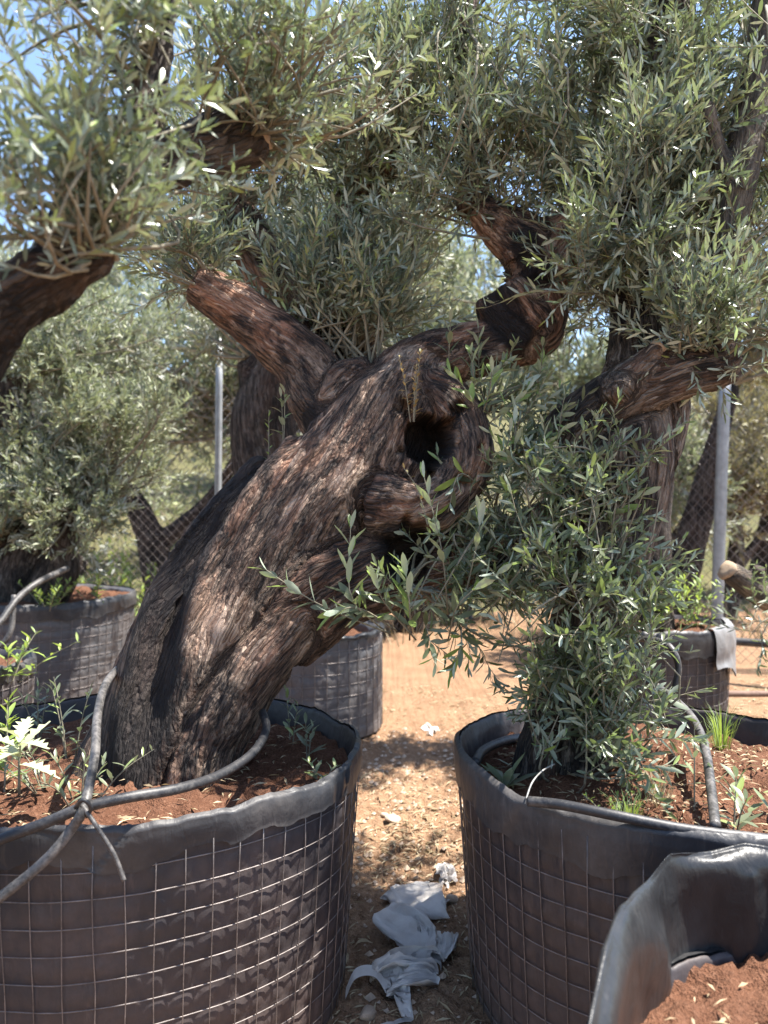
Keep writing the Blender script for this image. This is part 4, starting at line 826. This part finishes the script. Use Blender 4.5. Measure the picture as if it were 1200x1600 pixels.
pipe([(-60, 1338, 1.66), (0, 1312, 1.68), (70, 1286, 1.70), (130, 1262, 1.72), (200, 1246, 1.76), (280, 1232, 1.84), (345, 1210, 1.98), (395, 1176, 2.14), (416, 1140, 2.28), (410, 1112, 2.36)], 0.0128, PA, 'black pipe running level across the leaning trunk from the left edge')
pipe([(-70, 1445, 1.58), (0, 1402, 1.62), (70, 1345, 1.66), (112, 1295, 1.685), (132, 1258, 1.70), (148, 1180, 1.84), (152, 1120, 2.0), (164, 1072, 2.2), (186, 1044, 2.45), (215, 1032, 2.7), (250, 1040, 2.85)], 0.0118, PB, 'dusty pipe curving up the left side of the thick trunk')
pipe([(128, 1258, 1.69), (150, 1290, 1.675), (178, 1335, 1.665), (194, 1376, 1.66)], 0.0052, PB, 'thin stub of tube hanging from the pipe crossing')
solo('pipe_tie', *tube([P(118, 1262, 1.69), P(130, 1250, 1.67), P(142, 1262, 1.68), P(136, 1276, 1.69)], 0.005, 6, 14), PA, 'black tie binding the two pipes over the front left planter', 'tie')
pipe([(826, 1252, 1.92), (880, 1258, 1.86), (960, 1274, 1.80), (1060, 1294, 1.77), (1140, 1305, 1.76), (1260, 1318, 1.76)], 0.0130, PA, 'black pipe lying along the front rim of the right planter')
pipe([(1118, 1292, 1.80), (1112, 1240, 1.95), (1104, 1180, 2.15), (1092, 1140, 2.30), (1070, 1108, 2.46), (1030, 1075, 2.6), (1000, 1058, 2.7)], 0.0130, PB, 'grey pipe running back over the soil of the right planter')
pipe([(1030, 1120, 2.55), (1050, 1085, 2.5), (1060, 1045, 2.5), (1050, 1015, 2.52), (1030, 1002, 2.6), (1000, 998, 2.75)], 0.0115, PB, 'looped grey pipe arching beside the background right planter')
pipe([(742, 1192, 2.36), (756, 1172, 2.5), (790, 1157, 2.66), (830, 1150, 2.78)], 0.0155, PA, 'short black pipe bent along the inner left rim of the right planter')
pipe([(822, 1248, 1.93), (832, 1222, 1.98), (848, 1204, 2.05), (866, 1194, 2.15)], 0.0022, PIPE_W, 'thin white dripper tube curving up beside the dark right trunk')
pipe([(-30, 1000, 4.6), (0, 972, 4.7), (28, 935, 4.85), (60, 910, 5.0), (105, 888, 5.3)], 0.022, PB, 'grey pipe rising over the wide planter at the left edge')
pipe([(-20, 1015, 4.7), (5, 1005, 4.75), (18, 980, 4.78), (22, 930, 4.85)], 0.018, PB, 'shorter hooked grey pipe at the left edge')
pipe([(1120, 1000, 6.6), (1200, 1006, 6.4), (1300, 1012, 6.2)], 0.035, PA, 'dark pipe on the ground far right beyond the pale flap planter')
pipe([(1120, 1084, 5.1), (1200, 1084, 5.2), (1320, 1080, 5.3)], 0.022, PIPE_B, 'brown pipe on the litter at the right edge')
pipe([(190, 984, 8.0), (240, 978, 8.3)], 0.05, PA, 'dark pipe end on the ground beside the wide left planter')

# ------------------------------------------------------------------ weeds
def weed(label, base, h, n, leaf, width, mats, seed, lean=(0, 0), stems=1, name='weed_plant', spread=0.03, t0=0.1, splay=55, group='weeds in the planters'):
    rng = np.random.default_rng(seed); b = np.array(base, float); t = thing(name, label, 'weed', b, group); VV, TT, FF, o = [], [], [], 0; tubes = []
    for k in range(stems):
        dx = rng.normal(size=2) * spread; hh = h * rng.uniform(0.7, 1.1)
        p = np.array([b + (dx[0] * .3, dx[1] * .3, -0.02), b + (dx[0] + lean[0] * .4, dx[1] + lean[1] * .4, hh * .55), b + (dx[0] * 1.8 + lean[0], dx[1] * 1.8 + lean[1], hh)])
        tubes.append(tube(p, [0.0026, 0.002, 0.001], 5, 8, False)); c = catmull(p, 30)
        for j in range(n):
            q = t0 + (1 - t0) * (j + rng.uniform(0.2, 0.8)) / n; i = min(28, int(q * 29)); az = j * 2.4 + rng.normal() * 0.3; el = math.radians(splay * (1.2 - 0.7 * q) + rng.normal() * 12)
            z = np.array([math.cos(az) * math.sin(el), math.sin(az) * math.sin(el), math.cos(el)]); up = unit(np.array([[0, 0, 1.0]]) - z * z[2])[0]; side = np.cross(up, z)
            S = leaf * rng.uniform(0.7, 1.2) * (1.15 - 0.5 * q); v, f = leaf_shape(S, width * S / leaf, 0, rng.uniform(0.0, 0.35), rng)
            VV.append(c[i] + v @ np.stack([z, side, up])); FF += [tuple(int(a) + o for a in w) for w in f]; o += len(v); TT.append(np.full(len(v), np.clip(0.5 + 0.3 * q + rng.normal() * 0.2, 0, 1)))
    part('stem', *merge(tubes), TWIG, t)
    lo = part('foliage', np.vstack(VV), FF, mats, t); attr(lo.data, 'tone', np.concatenate(TT)); return t

def rosette(label, base, n, leaf, width, mat, seed, el0=40):
    rng = np.random.default_rng(seed); t = thing('weed_plant', label, 'weed', base, 'weeds in the planters')
    for k in range(n):
        az = k * 2.4 + rng.normal() * 0.2; el = math.radians(el0 * rng.uniform(0.5, 1.6)); z = np.array([math.cos(az) * math.sin(el), math.sin(az) * math.sin(el), math.cos(el)])
        up = unit(np.array([[0, 0, 1.0]]) - z * z[2])[0]; side = np.cross(up, z); S = leaf * rng.uniform(0.7, 1.15)
        v, f = leaf_shape(S, width, 0, rng.uniform(0.1, 0.4), rng); lo = part('leaf', np.array(base) + v @ np.stack([z, side, up]), [tuple(int(a) for a in w) for w in f], mat, t)
        attr(lo.data, 'tone', np.full(len(v), np.clip(0.5 + rng.normal() * 0.2, 0, 1)))
    return t

def jag_leaf(base, z, side, up, L, W, teeth, mat, parent):
    V, F = [], []; m = teeth * 2 + 1
    for k in range(m + 1):
        q = k / m; w = W * math.sin(math.pi * min(1, q * 0.9 + 0.06)) * (1.0 if k % 2 else 0.45); x = q * L + (0.04 * L if k % 2 else 0)
        for s in (1, 0, -1): V.append(base + z * x + side * s * w * 0.5 + up * (0.15 * abs(s) * w - 0.35 * L * q * q))
    for k in range(m):
        a = 3 * k; F += [(a, a + 1, a + 4, a + 3), (a + 1, a + 2, a + 5, a + 4)]
    o = part('leaf', np.array(V), F, mat, parent); attr(o.data, 'tone', np.full(len(V), 0.6)); return o
thl = thing('thistle', 'pale spiny thistle leaves at the left edge of the front left planter', 'weed', P(30, 1225, 1.98)); thr = np.random.default_rng(3)
for k in range(8):
    az = k * 2.4; el = math.radians(62 + thr.normal() * 14); z = np.array([math.cos(az) * math.sin(el), math.sin(az) * math.sin(el), math.cos(el)]); up = unit(np.array([[0, 0, 1.0]]) - z * z[2])[0]
    jag_leaf(P(30, 1195, 1.98) + np.array([0, 0, 0.01 * k]), z, np.cross(up, z), up, thr.uniform(0.09, 0.15), 0.055, 5, PALEWEED, thl)
part('stem', *tube([P(30, 1240, 1.98), P(30, 1185, 1.98), P(32, 1165, 1.98)], [0.004, 0.003, 0.002], 6, 6), TWIG, thl)

def sz(pot): return pot.soil + 0.02
def on(px, d, pot): q = P(px, 800, d); return (q[0], q[1], sz(pot))
weed('bright green weed at the left edge above the thistle', on(6, 2.2, POT_A), 0.26, 9, 0.07, 0.022, WEED, 71, stems=3)
weed('fine grey green weed beside the thistle under the pipe', on(75, 2.2, POT_A), 0.16, 8, 0.05, 0.012, LEAF, 72, stems=4, spread=0.05)
weed('tall grey weed growing between the small planter and trunk', on(110, 2.45, POT_A), 0.30, 9, 0.06, 0.016, LEAF, 73, stems=3, spread=0.05)
weed('grey weed at the rim left of the thick trunk foot', on(60, 2.7, POT_A), 0.18, 8, 0.06, 0.014, LEAF, 74, stems=4, spread=0.06)
weed('dense weed at the dark left foot of the trunk', on(125, 2.1, POT_A), 0.13, 8, 0.055, 0.013, LEAF, 75, stems=5, spread=0.05)
weed('leafy olive seedling right of the thick trunk', on(455, 2.62, POT_A), 0.17, 8, 0.065, 0.018, LEAF, 76, stems=2)
weed('second olive seedling nearer the front left planter rim', on(480, 2.5, POT_A), 0.13, 7, 0.06, 0.017, LEAF, 77, stems=2)
weed('low weed inside the right rim of the front left planter', on(500, 2.25, POT_A), 0.06, 7, 0.045, 0.014, LEAF, 78, stems=3)
rosette('dark green rosette of smooth leaves at the left of the right planter', (*on(790, 2.22, POT_B)[:2], sz(POT_B)), 12, 0.11, 0.026, LEAF_Y, 79)
weed('spindly grey weed standing alone in the right planter', on(1085, 2.05, POT_B), 0.34, 6, 0.05, 0.014, LEAF, 80, spread=0.0, t0=0.25)
weed('olive seedling near the pipe at the right edge', on(1145, 1.92, POT_B), 0.13, 8, 0.07, 0.02, LEAF, 81, stems=2)
weed('low seedling in the right planter by the rim at right edge', on(1190, 2.0, POT_B), 0.11, 8, 0.06, 0.018, LEAF, 82, stems=2)
weed('small bright weed at the foot of the right trunk behind the pipe', on(960, 1.98, POT_B), 0.05, 8, 0.03, 0.009, WEED, 83, stems=6, spread=0.05)
weed('upright green weed on top of the leaning trunk left of its fork', P_lean(420, 738, 2.33), 0.22, 12, 0.03, 0.008, WEED, 84, spread=0.0)
weed('young shoot with olive leaves below the left limb', P_lean(440, 700, 2.40), 0.24, 8, 0.055, 0.017, LEAF_Y, 85, stems=2, lean=(-0.03, 0), spread=0.02)
weed('yellow and rust coloured weed at the top edge of the hollow', P_lean(645, 650, 2.14), 0.21, 20, 0.026, 0.010, RUSTWEED, 86, stems=3, spread=0.016)
weed('second small rusty weed left of the hollow on the trunk crest', P_lean(582, 598, 2.32), 0.06, 8, 0.022, 0.009, RUSTWEED, 87, spread=0.0)
weed('yellowing weed stem under the hollow', P_lean(668, 810, 2.10), 0.17, 8, 0.032, 0.012, RUSTWEED, 88, lean=(-0.08, 0), spread=0.0)
weed('bright yellow green weed bush in the background right planter', on(1010, 4.75, POT_R), 0.36, 16, 0.07, 0.02, WEED, 89, stems=16, spread=0.13)
weed('light green weeds at the right rim of the background right planter', on(1085, 4.8, POT_R), 0.34, 16, 0.06, 0.018, WEED, 90, stems=10, spread=0.09)
weed('dry yellow weeds in the wide planter at left', on(75, 5.35, POT_L), 0.18, 12, 0.06, 0.018, WEED, 91, stems=12, spread=0.12)
weed('weed sprouting by the right rim of the wide planter at left', on(150, 5.7, POT_L), 0.22, 10, 0.08, 0.02, WEED, 92, stems=5, spread=0.06)
weed('green weed spilling over the small planter at the left edge', on(12, 3.5, POT_S), 0.20, 10, 0.09, 0.022, WEED, 93, stems=5, spread=0.08)
weed('weed bush low between the wide planter and the fence', tuple(P(215, 800, 9.0)[:2]) + (0.0,), 1.1, 16, 0.14, 0.05, WEED, 94, stems=26, spread=0.24)
weed('brighter weed bush at the foot of the fence beside the leaning trunk', tuple(P(190, 800, 8.0)[:2]) + (0.0,), 0.9, 14, 0.13, 0.05, WEED, 95, stems=22, spread=0.26)

def grass_tuft(label, base, n, h, seed, mat):
    rng = np.random.default_rng(seed); V, F = [], []
    for k in range(n):
        az = rng.uniform(0, 6.28); b = np.array(base) + np.array([math.cos(az), math.sin(az), 0]) * rng.uniform(0, 0.03); hh = h * rng.uniform(0.5, 1.15); o = np.array([math.cos(az), math.sin(az), 0]) * hh * rng.uniform(0.15, 0.8); s = np.array([-math.sin(az), math.cos(az), 0]) * 0.0016; i = len(V)
        V += [b - s, b + s, b + o * .4 + (0, 0, hh * .7) - s * .8, b + o * .4 + (0, 0, hh * .7) + s * .8, b + o + (0, 0, hh)]; F += [(i, i + 1, i + 3, i + 2), (i + 2, i + 3, i + 4)]
    o = solo('grass_tuft', V, F, mat, label, 'grass', 'grass tufts in the right planter'); attr(o.data, 'tone', np.clip(rng.normal(size=len(V)) * .2 + .7, 0, 1)); return o
grass_tuft('bright grass tuft against the back rim of the right planter', on(1128, 2.6, POT_B), 70, 0.15, 1, WEED)
grass_tuft('low grass tuft showing behind the front pipe of the right planter', on(985, 1.95, POT_B), 60, 0.08, 2, WEED)
grass_tuft('sparse dry grass tuft right of the sucker leaves', on(1030, 2.1, POT_B), 30, 0.10, 3, STRAW)

# ------------------------------------------------------------------ litter, stones, plastic
def strips(n, rng, xy, z, lmin, lmax, w):
    V, F = [], []
    for k in range(n):
        a = rng.uniform(0, 3.14); L = rng.uniform(lmin, lmax); d = np.array([math.cos(a), math.sin(a), rng.normal() * 0.10]) * L / 2; s = np.array([-math.sin(a), math.cos(a), rng.normal() * 0.4]) * w * rng.uniform(0.5, 1.3); c = np.array([xy[k, 0], xy[k, 1], z[k]]); i = len(V)
        V += [c - d, c + s + (0, 0, 0.003), c + d, c - s + (0, 0, 0.003)]; F += [(i, i + 3, i + 2, i + 1)]
    return np.array(V), F
lr = np.random.default_rng(15)
def litter(name, n, xy, z, lmin, lmax, w, mat):
    V, F = strips(n, lr, xy, z, lmin, lmax, w); o = link(name, mesh(name, V, F, [mat], False)); attr(o.data, 'tone', np.repeat(lr.uniform(0, 1, n), 4)); return tag(o, kind='stuff')
n = 6000; xy = np.stack([lr.uniform(-0.4, 1.0, n), lr.uniform(1.9, 6.5, n)], 1)
den = np.clip(0.28 + 1.6 * fbm(np.stack([xy[:, 0] * 2.2, xy[:, 1] * 1.6, 0 * xy[:, 0]], 1), 2), 0, 1); xy = xy[lr.random(n) < den]
hot = np.stack([lr.normal(0.10, 0.16, 420), lr.normal(3.35, 0.25, 420)], 1); xy = np.vstack([xy, hot]); n = len(xy)
tag(litter('leaf_litter', n, xy, ground_z(xy[:, 0], xy[:, 1]) + 0.006, 0.02, 0.075, 0.0035, STRAW), 'dry leaves and straw strewn on the path between planters', 'litter')
n = 2600; xy = np.stack([lr.uniform(1.6, 4.2, n), lr.uniform(3.6, 7.2, n)], 1)
tag(litter('leaf_litter', n, xy, ground_z(xy[:, 0], xy[:, 1]) + 0.006, 0.04, 0.12, 0.006, STRAW), 'thick dry straw on the ground at the right edge', 'litter')
for pot, k, lab in ((POT_B, 700, 'dry bits on the soil of the right planter'), (POT_A, 420, 'dry bits on the soil of the front left planter'), (POT_F, 120, 'dry bits on the bare soil of the nearest planter')):
    a = lr.uniform(0, 6.28, k); r = np.sqrt(lr.uniform(0, 0.8, k)); xy = np.stack([pot.c[0] + pot.rx * .93 * r * np.cos(a), pot.c[1] + pot.ry * .93 * r * np.sin(a)], 1)
    q = np.stack([xy[:, 0], xy[:, 1], 0 * a + pot.seed], 1); z = pot.soil + 0.03 * (1 - (r / .965) ** 2) + 0.045 * fbm(q * 3.1, 3) + 0.022 * fbm(q * 14, 3) + 0.014
    tag(litter('soil_litter', k, xy, z, 0.012, 0.05, 0.003, STRAW), lab, 'litter')

def pebble(seed, n=9):
    rng = np.random.default_rng(seed); V, F = [], []; m = 12
    for i in range(n):
        f = math.pi * i / (n - 1)
        for j in range(m): a = 2 * math.pi * j / m; V.append((math.sin(f) * math.cos(a), math.sin(f) * math.sin(a), math.cos(f)))
    V = np.array(V)
    for k in range(10):                                           # flat broken facets
        d = unit(rng.normal(size=(1, 3)))[0]; h = rng.uniform(0.55, 0.85); e = np.maximum(V @ d - h, 0); V = V - e[:, None] * d
    V = V * (1 + 0.08 * fbm(V * 2 + seed, 2))[:, None] * (1, rng.uniform(0.65, 0.9), rng.uniform(0.45, 0.7))
    F = [(i * m + j, i * m + (j + 1) % m, (i + 1) * m + (j + 1) % m, (i + 1) * m + j) for i in range(n - 1) for j in range(m)]
    return mesh('stone', V, F, [STONE], True)
PEB = [pebble(k) for k in range(6)]
def gpt(px, py):
    d = EYE * FPX / (py - 800.0); return P(px, py, d)
def stone(px, py, wpx, k, label, group=None):
    g = gpt(px, py); r = wpx / 2 / FPX * g[1]; g[2] = float(ground_z(g[:1], g[1:2])[0]) + r * 0.25
    o = link('stone', PEB[k % 6], None, tuple(g)); o.scale = (r, r, r); o.rotation_euler = (0.2, 0.1, k * 1.3); return tag(o, label, 'stone', group)
stone(612, 1285, 30, 0, 'pale angular stone in the middle of the path', 'stones on the path'); stone(574, 1588, 36, 1, 'rounded stone beside the strip of film at the bottom of the path', 'stones on the path')
stone(600, 1275, 18, 2, 'small stone touching the pale angular stone', 'stones on the path'); stone(585, 1528, 22, 3, 'reddish stone left of the crumpled film', 'stones on the path')
stone(555, 1310, 16, 4, 'small stone by the front left planter wall', 'stones on the path'); stone(705, 1415, 26, 5, 'flat stone at the foot of the right planter', 'stones on the path')
stone(640, 1385, 18, 3, 'flat stone above the crumpled film', 'stones on the path'); stone(545, 1295, 14, 2, 'tiny stone next to the front left planter wall', 'stones on the path')
sr2 = np.random.default_rng(8); pv, pf = [], []
for k in range(1100):
    x, y = sr2.uniform(-0.35, 0.7), sr2.uniform(2.0, 5.2); r = 0.004 + 0.014 * sr2.random() ** 2; z = float(ground_z(np.array([x]), np.array([y]))[0])
    b = np.array([(1, 0, 0), (0, 1, 0), (-1, 0, 0), (0, -1, 0), (0.2, 0.1, 0.8), (0, 0, -.5)]) * r * sr2.uniform(0.6, 1.3, (6, 1)); i = len(pv) * 6; pv.append(b + (x, y, z + r * .2))
    pf += [(i, i + 1, i + 4), (i + 1, i + 2, i + 4), (i + 2, i + 3, i + 4), (i + 3, i, i + 4)]
tag(link('gravel', mesh('gravel', np.vstack(pv), pf, [STONE], False)), 'small stones and clods on the path', 'gravel', kind='stuff')

def crumple(label, px, py, wpx, hpx, seed, amp=0.05, rotz=0.0, name='plastic_film', n=64):
    g = gpt(px, py); L = g[1]; w = wpx / FPX * L / 2; dep = (EYE * FPX / (py - hpx / 2 - 800) - EYE * FPX / (py + hpx / 2 - 800)) / 2
    u, v = np.meshgrid(np.linspace(-1, 1, n), np.linspace(-1, 1, n)); fr = np.random.default_rng(seed + 50)
    p = np.stack([u.ravel(), v.ravel(), 0 * u.ravel()], 1); p[:, :2] *= 1 + 0.22 * fbm(p * 2.3 + seed, 3)[:, None]
    for k in range(11):                                           # fold the sheet again and again along random lines
        a0 = fr.uniform(0, 6.283); nn = np.array([math.cos(a0), math.sin(a0), fr.normal() * 0.35]); nn /= np.linalg.norm(nn); ax = unit(np.cross(nn, (0.0, 0.0, 1.0))[None])[0]
        ctr = p[fr.integers(0, len(p))] * 0.75; s = (p - ctr) @ nn + 0.05 * fbm(p * 3.0 + k, 2); th_ = fr.uniform(0.6, 2.2) * fr.choice([-1, 1]) * np.clip(s / fr.uniform(0.12, 0.34), 0, 1)
        q = p - ctr; cs, sn = np.cos(th_)[:, None], np.sin(th_)[:, None]; rot = q * cs + np.cross(ax, q) * sn + ax * (q @ ax)[:, None] * (1 - cs); p = np.where(s[:, None] > 0, rot + ctr, p)
    p = p + 0.012 * np.stack([fbm(p * 9 + 1, 2), fbm(p * 9 + 4, 2), fbm(p * 9 + 7, 2)], 1)
    gq = p.reshape(n, n, 3)
    for k in range(3):
        gp = np.pad(gq, ((1, 1), (1, 1), (0, 0)), 'edge'); gq = 0.5 * gq + 0.125 * (gp[:-2, 1:-1] + gp[2:, 1:-1] + gp[1:-1, :-2] + gp[1:-1, 2:])
    p = gq.reshape(-1, 3); p = p + 0.03 * np.stack([ridged(p * 4 + 1, 2), ridged(p * 4 + 4, 2), ridged(p * 4 + 7, 2)], 1)
    lo, hi = p.min(0), p.max(0); p = (p - (lo + hi) / 2) / (hi - lo) * 2
    x, y = p[:, 0] * w, p[:, 1] * dep; x, y = x * math.cos(rotz) - y * math.sin(rotz), x * math.sin(rotz) + y * math.cos(rotz); z = (p[:, 2] + 1) * 0.5 * amp + 0.004
    X, Y = x + g[0], y + g[1]; Z = ground_z(X, Y) + np.maximum(z, 0.002 + 0.006 * np.abs(p[:, 2] - np.round(p[:, 2])))
    idx = np.arange(n * n).reshape(n, n); F = np.stack([idx[:-1, :-1], idx[:-1, 1:], idx[1:, 1:], idx[1:, :-1]], -1).reshape(-1, 4).tolist()
    return solo(name, np.stack([X, Y, Z], 1), F, FILM, label, 'plastic film', 'torn white film on the path')
crumple('large crumpled white film sheet nearest the camera on the path', 635, 1550, 115, 110, 1, 0.075)
crumple('grey white film sheet crumpled beside the right planter foot', 655, 1478, 110, 85, 2, 0.065, 0.5)
crumple('upper white film sheet trailing towards the sunlit path', 662, 1420, 95, 66, 3, 0.055, 0.9)
crumple('small bright scrap of film in the sun by the right planter', 697, 1375, 34, 34, 4, 0.03)
crumple('tiny pale scrap of film far up the path', 672, 1140, 30, 16, 5, 0.03)
crumple('flat pale scrap of film lying left of the crumpled sheets', 640, 1412, 40, 22, 6, 0.02)
st = [gpt(540, 1560), gpt(556, 1546), gpt(585, 1540), gpt(605, 1552)]
for k, dz in enumerate((0.015, 0.05, 0.045, 0.012)): st[k][2] = dz
c = catmull(st, 24); w = np.array([0.0, 0.018, 0.006]); V = np.vstack([c - w, c + w]); F = [(i, i + 1, 24 + i + 1, 24 + i) for i in range(23)]
solo('plastic_film', V, F, FILM, 'narrow curled strip of film by the front left planter foot', 'plastic film', 'torn white film on the path')

# dry grass on the slope behind the fence
hr = np.random.default_rng(29); n = 4500; x = hr.uniform(-9, 11, n); y = hr.uniform(8.2, 17, n); z = np.maximum(hill_z(x, y), ground_z(x, y)); h = hr.uniform(0.12, 0.5, n) ; a = hr.uniform(0, 6.28, n)
b = np.stack([x, y, z - 0.02], 1); s = np.stack([np.cos(a), np.sin(a), 0 * a], 1) * 0.010; tp = b + np.stack([hr.normal(size=n) * .12, hr.normal(size=n) * .12, h], 1)
V = np.stack([b - s, b + s, tp], 1).reshape(-1, 3); F = np.arange(3 * n).reshape(-1, 3).tolist()
o = link('dry_grass', mesh('dry_grass', V, F, [STRAW], False)); attr(o.data, 'tone', np.repeat(hr.uniform(0, 1, n), 3)); tag(o, 'dry grass covering the slope behind the fence', 'grass', kind='stuff')
